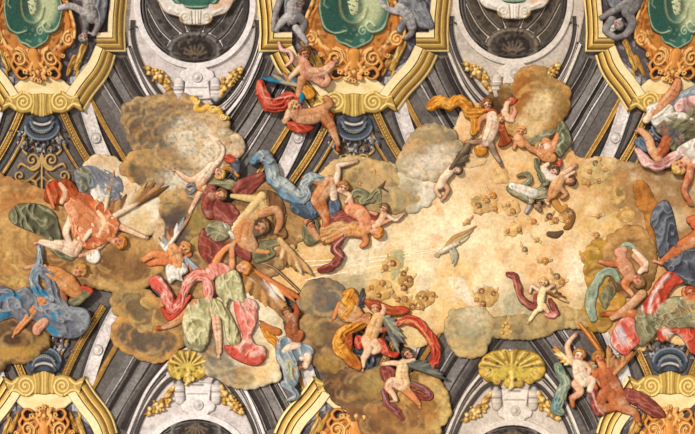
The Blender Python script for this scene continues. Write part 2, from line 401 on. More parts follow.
def ornaments(T, far, full):
    # pedestal under the console
    t = thing('pedestal_bowl', 'slate blue stepped round pedestal %s' % far, 'pedestal', *T(0, 122))
    bw = relief('bowl', [P('-19,126 -17,133 -10,139 0,141 10,139 17,133 19,126 15,117 0,112 -15,117', (70,80,92), 2.5, 4), B('-18,127 -16,133 -9,138.5 0,140 9,138.5 16,133 18,127', 1.4, 1, (150,158,166), .9), B('-14,125 -9,132 0,134 9,132 14,125', 1.3, -.8, 'black', .9), B('-12,122 -8,129 0,131 8,129 12,122', 1.0, 1.0, (150,156,160), .8), C('-9,120 -5,124 0,125 5,124 9,120', 2.2, 'soot', .9), C('-7,114 7,114', 2.5, 'black', .85)], t, 1.6, .6, STONE, T=T)
    relief('bead_band', [S([(a, 132.8-(a*a)*.045)], .8, 'lolive', hf=.9) for a in range(-11, 12, 2)], bw or t, 4.0, .4, STONE, T=T)
    relief('rim_step', [S('-12,118 -8,123 0,125 8,123 12,118', [1.6,1.8,1.6], 'slate'), C('-8,122.4 0,124.4 8,122.4', .5, 'white', .7)], bw or t, 4.2, .5, STONE, T=T)
    # leafy spray below
    rnd = random.Random(hash(far) % 1000 if False else len(far))
    L = []
    for i in range(80):
        a = rnd.uniform(.1, math.pi-.1); rr = rnd.uniform(13, 31); x = rr*math.cos(a)*1.15; y = 128+rr*math.sin(a)*.8; b = a+rnd.uniform(-.8, .8); l = rnd.uniform(1.5, 3.6)
        L.append(S([(x, y), (x+l*math.cos(b), y+l*math.sin(b))], [1.3, .5], rnd.choice(['lgrey', 'slate', 'dgrey', 'lslate', 'dgrey', 'soot', 'grey', 'lblue']), dz=rnd.uniform(0, .8)))
    tag(relief('leaf_spray', L, None, 1.2, .6, STONE, T=T), 'grey painted leaf spray hanging below pedestal %s' % far, 'foliage')
    # gold arabesque
    A = []
    for s in (1, -1):
        gc, gd = (204,164,96), (160,118,60)
        A += [spiral(10*s, 160, 7.5, 1.4, s, 90, gc, 1.4), S(mir('1,156 3,166 9,170 15,167', s), [1, 1.6, 1.2], gc), spiral(23*s, 176, 6, 1.2, -s, 60, gc, 1.3), S(mir('4,172 10,178 18,182 26,182', s), [1, 1.7, 1.5, 1], gd), spiral(11*s, 186, 6, 1.1, -s, -90, gc, 1.3),
              S(mir('16,154 20,150 18,146', s), [1.4, .7], gc), S(mir('17,166 22,164 25,168', s), [1.4, 1.5, .6], gc), S(mir('2,178 6,182 4,188', s), [1.3, 1.5, .6], gd), S(mir('6,150 9,147 12,150', s), [.8, 1.3, .6], gd), S(mir('28,184 32,188 30,194', s), [1.4, 1.5, .6], gc)]
    A += [S('0,146 0,192', [.8, 1.2], (214,178,112))]
    if full: tag(relief('arabesque', A, None, .6, .55, GILT, T=T), 'gold scrolling arabesque on grey panel %s' % far, 'ornament')
    # gold frame
    t = thing('gilt_frame', 'cream and gold stepped moulding frame with twin volutes, %s' % far, 'frame', *T(0, 105))
    for s in (1, -1):
        sg = s
        sweep('side_moulding', mir('99,-14 97,0 95,18 94.5,34 95.5,52 62,52', s), gold_prof(.95, 6, s), t, 2.3, GILT, False, T)
        sweep('corner_moulding', mir(smooth(pts('84,55.5 81.5,61 77,70 69,81 55,96 43.5,111.5'), False, 4)[0], s), gold_prof(1.12, 9, s), t, 2.0, GILT, False, T)
    pl = pts('0,75.5 12,76 23,80 30,86 35,84 46,74 56,66 48,92 41,108 20,98 0,97')
    pl = np.vstack([pl, (pl[::-1]*[-1, 1])[1:-1]])
    pt = relief('cream_plate', [P(pl, 'cream', .8, 1.2, sm=False), C('-22,92 -14,86 0,83 14,86 22,92', 2, (236,204,140), .7, 3)], t, 2.2, .8, GILT, T=T)
    vo = pts('0,93 10,94.5 14,93 21,91 29,94 34,95 37,91.5 43.5,111.5 40,111 34,107 28,111 21,113.5 12,112.5 7,115.5 0,117.5')
    vo = np.vstack([vo, (vo[::-1]*[-1, 1])[1:-1]])
    V = [P(vo, (190,152,70), 1.8, 2.5, sm=False)]
    for s in (1, -1):
        V += [spiral(19.5*s, 102, 9.6, 2.1, -s, -90, 'lgold', 1.25, dz=1.6, rin=.05), spiral(19.5*s, 102, 7.9, 1.8, -s, -90, (150,112,44), .7, dz=1.1, rin=.1),
              S(mir('22,93 30,98 38,96', s), 1.0, 'lgold', dz=1.5), S(mir('27,109 33,104 40,106', s), 1.1, 'lgold', dz=1.5), S(mir('28,104 34,101 40,101', s), .9, (128,92,36), dz=.9), S(mir('37,92 39,100 43,111', s), .8, (120,84,34), dz=1.4),
              S(mir('5,95 4,105 5,115', s), .9, (136,100,40), dz=1.3), S(mir('9,95 8.5,104 10,113', s), 1.1, (228,192,104), dz=1.4), S(mir('1.6,95 1.3,105 1.8,116', s), .7, 'lgold', dz=1.5)]
    relief('volute_console', V, t, 3.0, .5, GILT, T=T)
def hooks(k, seed, cx=0, cy=71):
    rnd = random.Random(seed); L = []
    for s in (1, -1):
        L += [spiral(cx+19*s, cy-13, 9, 1.6, -s, -100, 'lamber', 1.5, dz=1.2), S(mir('10,60 6,66 12,70 20,68 24,74 19,79 13,77', s)+[cx, cy-71], [1.8,2,1.6,2,1.8,1.4,1], 'amber', dz=.8), S(mir('3,62 8,70 4,75 9,80', s)+[cx, cy-71], [1.5,2,1.6,1], 'lamber', dz=1.0), spiral(cx+5*s, cy+1, 3.6, 1.2, s, 0, 'amber', 1.2, dz=1.4), S(mir('24,58 28,64 25,70 29,66', s)+[cx, cy-71], [2,1.6,1], 'amber', dz=.6)]
    L += [S([(cx, cy-17), (cx, cy-3)], [6.5, 5], 'amber', hf=.5), S([(cx, cy-2), (cx, cy+6), (cx-1, cy+11)], [3, 2.6, 1.4], 'damber', dz=.6), S([(cx, cy+1)], 2.4, 'lamber', dz=1.8)]
    for (fx, fy) in ((-6,8),(6,7),(-14,1),(13,2),(0,10)):
        for a in range(5): L.append(S([(cx+fx+1.9*math.cos(a*1.257), cy+fy+1.7*math.sin(a*1.257))], 1.15, 'lamber', dz=1.6))
    for i in range(26): L.append(S([(cx+rnd.uniform(-12, 12), cy+rnd.uniform(-4, 8))], rnd.uniform(1.1, 2), rnd.choice(['amber', 'lamber', 'sienna']), dz=rnd.uniform(.5, 1.6)))
    return L
def cartouche(T, T2, far, full):
    # darkness and zigzag behind the ornament
    bg = pts('0,-14 88,-14 84,30 62,32 64,40 52,60 46,74 38,82 34,78 30,86 20,79 0,76'); bg = np.vstack([bg, (bg[::-1]*[-1, 1])[1:-1]])
    o = relief('trim_9', [P(bg, (86,78,82), .3, 1, sm=False), M(4, 'lgrey', .5, .1)], None, .6, 1.2, STONE, T=T); structure(o)
    for s in (1, -1):
        t = relief('zigzag_ornament', [S(mir('50,42 45,53 38,68', s), [3.8,3.8,2.8], (190,142,58), fold=(3,.7), c2='lgold', c3='damber', hf=.5), S(mir('37,58 32,66 28,75', s), [3.2,3,1.6], (180,130,52), fold=(3,.6), c2='gold', c3='damber', hf=.5), S(mir('40,72 37,78', s), [1.8,.8], 'gold'), M(2.5, 'damber', .7, .08)], None, 1.6, .6, GILT, T=T)
        X, Y = T(40*s, 60)
        if t is None: continue
        if -12 < X < 707: tag(t, 'gold zigzag bracket beside orange scrollwork, %s%s' % (far, ', right side' if s > 0 else ', left side'), 'ornament')
        else: bpy.data.objects.remove(t)
        for a, b, c in (((52,62), (44,76), (40,70)), ((38,76), (33,85), (31,77))):
            t = relief('trim_8', [P(mir([a, (a[0]+1, a[1]+1), b, (b[0]-3, b[1]-1), c], s), 'lgrey', .5, 1, sm=False), M(2.4, 'dgrey', .9, .05)], None, 1.2, .6, STONE, T=T); structure(t)
    t = thing('cartouche', 'green medallion in orange scrollwork mount, %s' % far if full else 'orange scrollwork crest of medallion, %s' % far, 'cartouche', *T2(0, 55))
    sh = pts('0,-14 40,-14 42,-2 40,8 47,14 51,26 51,40 46,46 38,50 30,60 18,68 8,70 0,70'); sh = np.vstack([sh, (sh[::-1]*[-1, 1])[1:-1]])
    L = [P(sh, (200,126,50), 1.6, 4), M(4, 'damber', .9, .0)]
    for s in (1, -1):
        L += [spiral(43*s, 39, 7.5, 1.8, -s, -90, 'lamber', 1.4, dz=1.6), S(mir('38,-6 42,4 47,16 50.5,28 50,38', s), [1.8, 2, 1.6], 'lamber', dz=1.4), S(mir('36,6 42,16 44,26', s), [1.4, 2], (206,120,36), dz=1.2), S(mir('36,32 33,44 25,50', s), [1.8, 2.4, 1.6], 'lamber', dz=1), S(mir('40,46 33,50 30,56', s), [2, 2.6, 1.8], (204,118,36), dz=1), S(mir('31,52 26,58 22,66', s), 1.3, 'damber', dz=1), B(mir('38,24 36,34 30,44', s), 1.2, -1, 'damber'), spiral(33*s, 55, 3, 1.2, s, 0, 'lamber', 1, dz=1.8)]
    L += [spiral(18, 58, 10, 1.8, -1, -90, 'lamber', 1.3, dz=1.5), spiral(-18, 58, 10, 1.8, 1, -90, 'lamber', 1.3, dz=1.5), S('-7,50 -5,60 -6,70', 1.3, 'lamber', dz=1.2), S('7,50 5,60 6,70', 1.3, 'lamber', dz=1.2)]
    relief('scroll_mount', L, t, 2.4, .6, GILT, T=T2, ccol=(120,60,20))
    relief('hook_garland', hooks(1, 4), t, 4.0, .5, GILT, T=T2, ccol=(110,60,20))
    if full:
        gm = pts('0,-14 30,-14 33,-2 36,8 33,22 30,31 21,35 18,40 12,45 0,49'); gm = np.vstack([gm, (gm[::-1]*[-1, 1])[1:-1]])
        G = [P(gm, 'green', 3, 6), C('-24,-8 -26,8 -22,24 -8,30', 8, 'dgreen', .6, 4), C('16,-8 18,6 14,16', 5, (206,208,160), .8, 7), C('-10,-8 -10,8', 5, (54,60,50), .6, 4), C('0,-6 2,8', 5, (96,104,80), .7, 3),
             B('-34,-4 -34,10 -30,26 -20,33 -8,31', 1.0, 1.2, 'lgreen', .7), B('34,0 35,14 29,28 18,32 12,26 16,22 21,26', 1.3, 1.4, 'lgreen', .95), B('-20,36 -15,42 -8,44 0,48 8,45 16,41 19,36', 1, .9, 'lgreen', .8),
             B('-14,-6 -13,10 -8,20 2,23 10,18 13,8', 1.6, 1.0, (150,158,120), .6), spiral(9, 31, 4.6, 1.2, -1, -90, 'lgreen', 1.1, dz=2.6), spiral(-10, 31, 4, 1.2, 1, -90, (150,166,132), .9, dz=2.6), spiral(8, 40, 2.4, 1, 1, 0, 'lgreen', .9, dz=2.2), S([(0,30)], 2.2, (160,174,138), hf=.5, dz=2.2), S([(-3,34)], 1.6, (150,166,132), hf=.5, dz=2.2), S([(3,35)], 1.7, (176,186,150), hf=.5, dz=2.2), B('-8,40 -2,42', 1, .8, (150,166,132), .6), B('-27,-4 -30,4 -26,8', 1, .8, (150,166,132), .6)]
        md = relief('medallion', G, t, 3.4, .55, FRESCO, T=T2, ccol=(24,50,44))
        E = [S('-1,2 0,11', [6.4, 5.4], (190,192,148), hf=.3), C('-2,0 0,4', 3, (216,214,172), .6, 3)]
        for a, b in ((-5,4), (2,1), (5,6), (-3,10), (3,12), (-1,6), (-6,0), (4,-3), (1,15)): E += [B([(a, b), (a+1.6, b+1)], .7, -.7, (74,96,72), .9)]
        relief('emblem', E, md or t, 5.4, .5, FRESCO, T=T2, ccol=(110,120,90))
BAYS = [(42, .12, -9, False, 'at upper left', True), (354, 0.0, 0, False, 'at top middle', True), (669, .12, 8, False, 'at upper right', True),
        (44, .12, 0, True, 'at lower left', False), (356, .02, 0, True, 'at bottom middle', False), (670, .12, 0, True, 'at lower right', False)]
# ------------------------------------------------------------------ lunettes
def lun_map(cx, cy, flip, sx=1.0):
    def T(x, y):
        x = np.asarray(x, float); y = np.asarray(y, float)
        return cx + x*sx, (482-y+cy) if flip else y+cy
    T.flip = flip; return T
def fruit(T, path, n, seed, name, label):
    rnd = random.Random(seed); q = smooth(pts(path), False, 1)[0]; L = []
    for i in range(n):
        t = (i+.5)/n; c = q[int(t*(len(q)-1))]; w = 5.5*math.sin(math.pi*min(1, t*1.1+.08))+1
        L.append(S([(c[0]+rnd.uniform(-w, w), c[1]+rnd.uniform(-w*.7, w*.7))], rnd.uniform(1.1, 2.5), rnd.choice([(222,178,96), (240,208,140), (204,156,72), (232,190,112), (176,128,56)]), dz=rnd.uniform(0, 1.6), hf=1))
    for i in range(n//2):
        c = q[rnd.randrange(len(q))]; a = rnd.uniform(0, 6.3)
        L.append(S([(c[0]+3*math.cos(a), c[1]+3*math.sin(a)), (c[0]+7*math.cos(a), c[1]+6*math.sin(a))], [1.5, .4], rnd.choice(['gold', 'dgold']), dz=.3))
    L.append(S([q[-1], q[-1]+[3, 6] if q[-1][0] < 0 else q[-1]+[-3, 6]], .7, 'dgold'))
    tag(relief(name, L, None, 2.4, .45, GILT, T=T, ccol=(120,80,30)), label, 'garland')
def lunette(cx, cy, flip, far, warm, flip_fr, sx=1.0):
    T = lun_map(cx, cy, flip, sx)
    st = (216,204,200) if not warm else (206,190,174); st2 = (236,226,222) if not warm else (226,212,198)
    ol = pts('0,139 12,133 25,123 46,96 58,72 66,50 72,20 73,-14'); ol = np.vstack([ol, (ol[::-1]*[-1, 1])[:-1]])
    o = relief('trim_lunette', [P(ol, st, .6, 1, sm=False), M(6, (168,156,152), .5, .0), M(3, (230,220,214), .4, .1, 2)], None, .4, 1.2, STONE, T=T); structure(o)  # stone wall panel of the lunette, behind its mouldings
    for s in (1, -1):
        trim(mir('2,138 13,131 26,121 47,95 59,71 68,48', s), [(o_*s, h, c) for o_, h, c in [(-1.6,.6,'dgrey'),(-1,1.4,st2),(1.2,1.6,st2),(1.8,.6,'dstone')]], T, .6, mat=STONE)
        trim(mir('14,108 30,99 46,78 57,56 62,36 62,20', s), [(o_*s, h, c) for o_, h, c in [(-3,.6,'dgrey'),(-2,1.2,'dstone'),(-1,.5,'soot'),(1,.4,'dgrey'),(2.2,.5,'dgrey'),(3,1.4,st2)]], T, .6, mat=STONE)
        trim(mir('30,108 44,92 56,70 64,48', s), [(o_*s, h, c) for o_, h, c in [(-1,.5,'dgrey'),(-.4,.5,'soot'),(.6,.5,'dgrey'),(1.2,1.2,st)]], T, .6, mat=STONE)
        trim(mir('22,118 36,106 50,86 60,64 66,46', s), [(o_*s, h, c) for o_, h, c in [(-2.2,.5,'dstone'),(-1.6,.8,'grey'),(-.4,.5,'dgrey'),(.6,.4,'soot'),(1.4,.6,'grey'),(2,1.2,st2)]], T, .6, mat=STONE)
        trim(mir('54,30 60,26 66,30', s), [(o_*s, h, c) for o_, h, c in [(-.8,.8,'soot'),(.8,1,'dgrey')]], T, .7, mat=STONE)
    # oculus: dark coffered shell, stone ring, small oval eye
    th = np.linspace(0, 2*math.pi, 49)[:-1]
    ring = np.stack([61*np.cos(th), 4+65*np.sin(th)], 1)
    t = thing('oculus', 'dark ribbed oculus recess with small oval eye in pale stone ring, %s' % far, 'oculus', *T(0, 30))
    well = np.stack([55*np.cos(th), 4+60*np.sin(th)], 1)
    Wl = [P(well, (84,76,72) if not warm else (86,74,62), .5, 1, sm=False), M(7, (52,46,44), .8, .0), M(3, (118,110,104), .5, .1, 5)]
    for s in (1, -1):
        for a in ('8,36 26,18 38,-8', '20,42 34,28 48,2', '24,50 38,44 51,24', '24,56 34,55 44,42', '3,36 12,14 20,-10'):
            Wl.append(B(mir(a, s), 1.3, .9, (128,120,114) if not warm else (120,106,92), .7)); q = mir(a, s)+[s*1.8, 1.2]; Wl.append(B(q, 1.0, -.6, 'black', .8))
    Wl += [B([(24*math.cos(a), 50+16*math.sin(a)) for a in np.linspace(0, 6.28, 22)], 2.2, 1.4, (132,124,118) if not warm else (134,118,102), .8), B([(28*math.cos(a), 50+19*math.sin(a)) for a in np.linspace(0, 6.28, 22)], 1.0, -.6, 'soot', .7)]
    relief('coffered_shell', Wl, t, .9, .8, DARK, T=T)
    sweep('stone_ring', ring, [(0,0,st),(.6,1.9,st2),(6,1.6,st2),(6.6,.6,'dgrey'),(8,.4,'soot'),(8.6,1.2,'grey'),(9.6,1.2,'dgrey'),(10.2,.3,'soot'),(11.4,.3,'dgrey'),(12,.8,'grey'),(13,.2,'dgrey')], t, 1.2, STONE, True, T)
    E = [P([(17.5*math.cos(a), 50+11.5*math.sin(a)) for a in np.linspace(0, 6.2, 30)], (50,44,42), .6, 2), M(3, (104,92,84), .8, .0, 3)]
    for k in range(7):
        a = math.radians(200+k*23); E.append(B([(4*math.cos(a), 57+3*math.sin(a)), (11*math.cos(a), 57+11*math.sin(a))], 1.3, .9, (130,108,88), .7))
    relief('oval_eye', E, t, 1.6, .6, DARK, T=T)
    # keystone
    t = thing('keystone', 'pale stone keystone with round boss and side scrolls, %s' % far, 'keystone', *T(3, 82))
    ks = pts('0,66 9,66 11,69 16,71 18,76 15,81 12,82 14,99 0,100'); ks = np.vstack([ks, (ks[::-1]*[-1, 1])[1:-1]])
    bk = relief('block', [P(ks+[2, 0], st2, 1.6, 1.6, sm=False), B('-8,88 12,88', .6, -.9, 'dgrey'), B('-3,97 7,97', 1.3, -.9, 'soot'), M(4, (186,174,168), .5, .1)], t, 1.6, .6, STONE, T=T)
    relief('boss', [S([(2, 77)], 5, st, hf=.3), spiral(2, 77, 4.6, 1, 1, 0, st2, .8, dz=.8, rin=1), B([(2, 77)], 1.8, 1.4, 'white'), spiral(2, 77, 3, 1, 1, 0, 'dgrey', .5, dz=.5, rin=1)], bk or t, 3.0, .45, STONE, T=T)
    for s in (1, -1):
        x = 2+18*s
        relief('side_scroll', [S([(x, 82), (x+s, 96)], [5, 6], st, hf=.7), B([(x-5, 86), (x+5, 86)], .8, .8, 'white'), B([(x-5, 90), (x+5.5, 90)], .8, -.8, 'dgrey'), B([(x-5, 93), (x+6, 93)], .8, .8, st2), S([(x+s, 99)], 5.4, 'dgrey', hf=.5, dz=1.2), S([(x+s, 99)], 2.6, 'lgrey', hf=.5, dz=3.2)], t, 1.6, .5, STONE, T=T)
    for s in (1, -1):
        p = '44,69 40,74 35,80 29,88 25,96' if s > 0 else '-47,69 -42,72 -36,77 -28,86 -22,96'
        fruit(T, p, 42, 11+s, 'fruit_garland', 'golden fruit and leaf garland on pale stone, %s, %s of keystone' % (far, 'right' if s > 0 else 'left'))
    return T
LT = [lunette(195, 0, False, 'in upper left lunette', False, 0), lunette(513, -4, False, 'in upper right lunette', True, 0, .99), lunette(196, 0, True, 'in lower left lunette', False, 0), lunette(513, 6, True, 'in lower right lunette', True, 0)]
for b in BAYS:
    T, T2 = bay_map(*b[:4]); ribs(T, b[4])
for b in BAYS:
    T, T2 = bay_map(*b[:4]); cartouche(T, T2, b[4], b[5]); ornaments(T, b[4], True)
# white and gold cartouches hanging at the top edge of the upper lunettes
for (cx, by, far, warm) in ((196, 25, 'at top of upper left oculus', 0), (514, 19, 'at top of upper right oculus', 1)):
    t = thing('scroll_cartouche', 'white shell cartouche with gold rim and green centre, %s' % far, 'cartouche', cx, by-10)
    q = pts('0,0 -8,0 -12,-1 -16,-7 -21,-9 -30,-12 -36,-20 -40,-34 0,-40'); q = np.vstack([q, (q[::-1]*[-1, 1])[1:-1]])+[cx, by]
    L = [P(q, 'white', 2.4, 4), B(q[:9], 1.2, .6, 'dgold', .9), B(q[9:], 1.2, .6, 'dgold', .9), C([(cx+20, by-20), (cx+32, by-26)], 3, (226,160,110), .6, 3)]
    for s in (1, -1): L += [spiral(cx+10.5*s, by-8, 6, 1.5, -s, 90, (226,214,190), 1.3, dz=2.0), spiral(cx+10.5*s, by-8, 4.2, 1.2, -s, 90, (120,96,50), .5, dz=1.9), S([(cx+5*s, by-14), (cx+4*s, by-2)], .9, 'dgold', dz=2), S([(cx+1.4*s, by-14), (cx+1.4*s, by-1)], .9, 'white', dz=2.4), B([(cx+18*s, by-12), (cx+26*s, by-16)], 1.4, .8, 'white')]
    relief('shell_mount', L, t, 3, .5, STONE, ccol=(120,90,40))
    q = pts('0,-15 -10,-17 -14,-21 -22,-22 -25,-34 0,-40'); q = np.vstack([q, (q[::-1]*[-1, 1])[1:-1]])+[cx, by]
    relief('green_centre', [P(q, 'green', 2, 4), B([(cx-20, by-24), (cx-12, by-19), (cx, by-18), (cx+12, by-19), (cx+20, by-24)], 1, .8, 'lgreen')], t, 4.6, .5, FRESCO, ccol=(30,56,48))
# ------------------------------------------------------------------ sky and clouds
def rim_of(rim, tint, rnd):
    if rim and rnd.random() < .75: return rim
    return tint(rnd.choice([.85, 1, 1.1]))
def cloud(name, label, poly, col, spots=(), z=3.0, H=2.6, R=9, puff=(13, 1.5), edge=2.2, g=.85, rim=None, group=None, mott=(4, 'umber', .35, .05), stuff=False, ext=(), lobes=True, contour=.4):
    H = H*.6
    L = [P(poly, col, H, R, puff=puff, edge=edge)]
    q = smooth(pts(poly), True, 1.5)[0]; rnd = random.Random(int(abs(q[0][0]*7+q[0][1]*3))+len(q)); base = np.array(PAL[col] if isinstance(col, str) else col, float)
    w_, h_ = np.ptp(q[:,0]), np.ptp(q[:,1]); big = min(w_, h_)
    def tint(k):
        if k <= 1: return tuple(base*k)
        w = min(.75, (k-1)*1.5); return tuple(base*(1-w)+np.array([232, 188, 118])*w)
    KK = [.72, .84, .95, 1.05, 1.2, 1.32] if base.mean() < 170 else [.84, .92, .98, 1, 1.04, 1.06]
    CR = []
    if lobes and big > 12:
        i = 0
        while i < len(q):                                           # scalloped rim
            r = min(6, rnd.uniform(.07, .12)*big+1.2); c = q[i]+(q.mean(0)-q[i])/np.hypot(*(q.mean(0)-q[i]))*r*.75
            L.append(S([c], r*1.15, rim_of(rim, tint, rnd), hf=1.6/(r+1.5), dz=H*.25)); i += max(2, int(r*1.1))
        n = int(w_*h_/85)
        for k in range(n):                                          # billows inside
            c = (q[:,0].min()+rnd.random()*w_, q[:,1].min()+rnd.random()*h_)
            f = poly_field(np.array([c[0]]), np.array([c[1]]), q)[0]
            if f < 3: continue
            r = min(f+1, 8, rnd.uniform(.08, .2)*big+1.5); a = rnd.uniform(-.5, 1.6); e = r*rnd.uniform(.3, 1.2)
            ca = math.atan2(c[1]-q[:,1].mean(), c[0]-q[:,0].mean())+rnd.uniform(-.6, .6)
            CR.append(C([(c[0]+(e+r*.8)*math.cos(ca+t), c[1]+(e*.6+r*.8)*math.sin(ca+t)) for t in np.linspace(-1, 1, 6)], .5, tint(rnd.choice([1.3, 1.45])) if not rim or rnd.random() < .5 else rim, .5 if base.mean() < 170 else .25, 1.0, 1.2))  # painted rim light: pale arc on each billow's outer side
            L.append(S([(c[0]-e*math.cos(a), c[1]-e*math.sin(a)*.6), (c[0]+e*math.cos(a), c[1]+e*math.sin(a)*.6)], r, tint(rnd.choice(KK)), hf=2.3/(r+.8), dz=H*rnd.uniform(.3, .75)))
    if rim:
        q = pts(poly); L.append(C(np.vstack([q, q[:1]]), 2.6, rim, .75, 2.2, 3.0))
    for s in spots: L.append(C(s[0], s[1], s[2], (s[3] if len(s) > 3 else .8)*.85, s[4] if len(s) > 4 else s[1]*.8, 5.0))
    L += CR; L.append(M(*mott)); L.append(M(7, (206,144,80), .28, .02, 3)); L += list(ext)
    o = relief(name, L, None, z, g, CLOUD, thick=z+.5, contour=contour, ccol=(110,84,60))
    if o is None: return
    if stuff: o['kind'] = 'stuff'; o['label'] = label
    else: tag(o, label, 'cloud', group)
    return o
# glowing sky painted on the crown of the vault
SKY = '258,240 270,214 292,196 318,176 334,160 352,156 378,160 398,166 410,184 432,182 446,160 454,128 462,108 480,104 500,128 520,132 548,136 560,128 572,150 582,158 600,156 618,160 640,164 660,170 715,168 715,330 690,345 655,340 640,352 618,340 600,326 588,322 570,322 556,326 546,334 532,338 514,336 498,336 478,346 460,342 444,332 430,342 412,350 398,340 372,320 340,296 312,296 290,290 262,272 252,256'
sky = relief('trim_sky', [P(SKY, (238,196,134), 1.0, 6, edge=2.5),
  C('440,240 470,250 500,250', 30, (250,224,178), .85, 34, 14), C('430,255 450,240', 14, (254,236,200), .7, 16, 10), C('420,300 450,300 480,290', 14, (248,222,176), .75, 14, 10), C('572,262 586,280', 12, (254,238,206), .85, 12, 10), C('545,262 548,290', 12, (226,166,96), .55, 12, 8),
  C('500,190 520,210 500,170', 14, (224,168,98), .6, 14, 10), C('470,170 478,180', 10, (226,190,146), .6, 12, 8), C('455,270 450,320', 9, (226,176,96), .6, 12, 8), C('592,180 640,190', 16, (204,166,106), .75, 14, 8), C('600,215 600,240', 12, (216,174,104), .7, 14, 8), C('575,200 560,180', 8, (222,170,106), .7, 12, 8),
  C('650,190 700,180 700,240', 30, (146,110,72), .85, 14, 12), C('640,180 650,220', 8, (176,130,80), .7, 10, 8), C('615,300 640,320', 20, (190,140,66), .7, 14, 8),
  C('360,270 376,240 352,290', 10, (234,216,176), .75, 12, 8), C('300,240 330,250', 16, (226,182,116), .7, 14, 8), C('290,215 310,205', 8, (230,206,158), .7, 8, 8), C('350,170 380,180', 12, (176,156,112), .65, 12, 8), C('388,190 400,205', 12, (204,180,132), .7, 12, 10), C('390,270 400,310', 12, (222,184,104), .6, 10, 8), C('340,282 360,284', 5, (150,134,96), .7, 6, 5),
  C('505,318 540,322 590,318', 10, (190,164,116), .75, 10, 8), C('512,300 520,308', 9, (180,172,142), .6, 10, 8), C('425,330 412,340', 9, (218,196,140), .7, 10, 8),
  M(14, (214,148,80), .5, .05), M(12, (246,226,190), .35, .1, 2), M(4, (200,146,84), .25, .15, 4), M(20, (240,214,172), .5, .05, 8), N(9, .7)], None, 2.3, 1.0, CLOUD, thick=3, contour=.25)
structure(sky, 'luminous gold sky over the middle of the vault')
# left bank behind the figures
cloud('cloud', 'broad ochre brown cloud bank at the far left under the olive drapery', '-12,184 14,182 34,188 52,196 70,210 90,230 100,262 84,284 56,292 36,286 22,292 2,292 -12,290', (170,124,76), [('6,250 16,270 24,284', 7, (206,166,96), .7), ('10,204 40,200', 6, (190,120,66), .7), ('30,262 60,268', 9, (134,92,56), .7), ('24,228 40,246', 8, (186,140,84), .6)], z=3.0, H=3)
for q, l in (('-10,246 6,248 16,262 22,274 16,284 2,284 -10,276', 'small yellow-rimmed cloud lobe at the left edge above blue drapery'), ('20,262 30,270 44,282 34,290 22,288', 'narrow ochre cloud lobe beside the blue drapery at left')):
    cloud('cloud', l, q, (166,120,72), z=4.2, H=2.2, R=6, rim=(214,178,106))
cloud('cloud', 'wide brown cloud shelf beneath the sprawled orange angel', '84,236 112,232 140,238 166,246 168,260 158,274 142,288 122,292 104,288 88,284 74,274 72,258', (158,118,74), [('96,262 124,266 146,262', 8, (122,84,52), .7), ('100,284 122,289 146,283 160,268', 3, (208,168,102), .8), ('140,246 156,254', 5, (206,156,92), .6)], z=3.6, H=3)
cloud('cloud', 'rounded brown cloud below the wide cloud shelf at left', '112,300 122,290 138,288 152,294 158,308 156,326 146,334 134,330 130,318 116,312', (128,108,78), [('122,298 132,306', 5, (110,90,66), .7)], z=3.4, H=2.6, rim=(196,154,92))
cloud('cloud', 'brown lobe of cloud behind the trailing pink scarf', '140,300 154,298 170,308 190,322 186,334 168,330 150,318', (150,116,74), z=3.9, H=2.4, rim=(200,156,94))
cloud('cloud', 'large dark kidney-shaped cloud with orange rim above the lower left lunette', '113,326 122,318 134,322 146,330 160,328 176,326 180,338 177,350 168,358 156,362 142,357 126,350 114,341', (112,94,76), [('130,336 152,342', 8, (98,84,72), .7)], z=3.2, H=3.2, rim=(206,152,86))
cloud('cloud', 'dark cloud under the pointing hand of the blue-robed figure', '-12,316 12,318 34,320 48,330 46,346 38,354 24,362 6,362 -12,372', (98,72,52), [('-8,352 12,354 30,350 42,340', 3.6, (196,150,70), .85, 3), ('20,330 30,334', 8, (84,62,50), .7)], z=3.2, H=2.6)
# upper left
cloud('cloud', 'huge grey-brown cloud with bright cream heart at upper left', '126,122 128,110 138,101 154,97 168,96 184,95 196,102 212,110 222,118 229,130 234,144 236,158 226,172 214,186 198,198 174,202 152,198 140,186 140,170 146,160 136,150 129,138', (158,134,106),
  [('134,118 142,134', 10, (106,84,66), .8), ('156,116 170,126 160,140', 12, (116,102,84), .65, 8), ('192,134 208,132 204,148', 15, (240,226,200), .95, 8), ('214,142 222,156', 7, (240,220,190), .9, 5), ('214,120 206,112', 7, (214,168,112), .75, 6), ('186,106 172,104', 8, (160,124,92), .7), ('168,162 180,168', 7, (164,130,90), .7), ('168,182 186,184', 8, (232,220,194), .85, 6), ('160,196 190,197', 4, (208,162,88), .8, 4), ('150,160 156,180', 6, (150,120,84), .7)], z=3.4, H=4, R=14, puff=(11, 2.6), edge=3, mott=(2.6, (84,70,58), .5, .04))
cloud('cloud', 'lobed brown cloud with orange rim at the left end of the huge cloud', '124,168 129,156 140,149 152,150 158,158 156,172 148,184 140,196 134,186 128,180', (118,98,74), [('146,176 150,188', 6, (126,112,92), .7)], z=4.0, H=2.8, R=7, rim=(206,160,98))
cloud('cloud', 'small pale peach cloud puff beside the raised arm of flying putto', '222,140 228,134 238,135 244,144 242,154 234,158 226,156', (228,198,164), z=4.4, H=2.6, R=6, edge=1)
cloud('cloud', 'tall cream cloud behind the brown-feathered wing', '86,164 96,158 110,158 120,166 130,182 144,186 156,196 159,212 154,228 142,237 128,230 108,214 92,196', (232,214,184), [('140,222 150,214', 7, (232,192,120), .6), ('120,196 130,188', 5, (214,166,110), .6), ('150,198 154,214', 4, (248,236,216), .8), ('96,160 112,160', 4, (206,166,120), .7)], z=3.8, H=3, R=10, puff=(12, 1), mott=(3, (206,170,122), .4, .1))
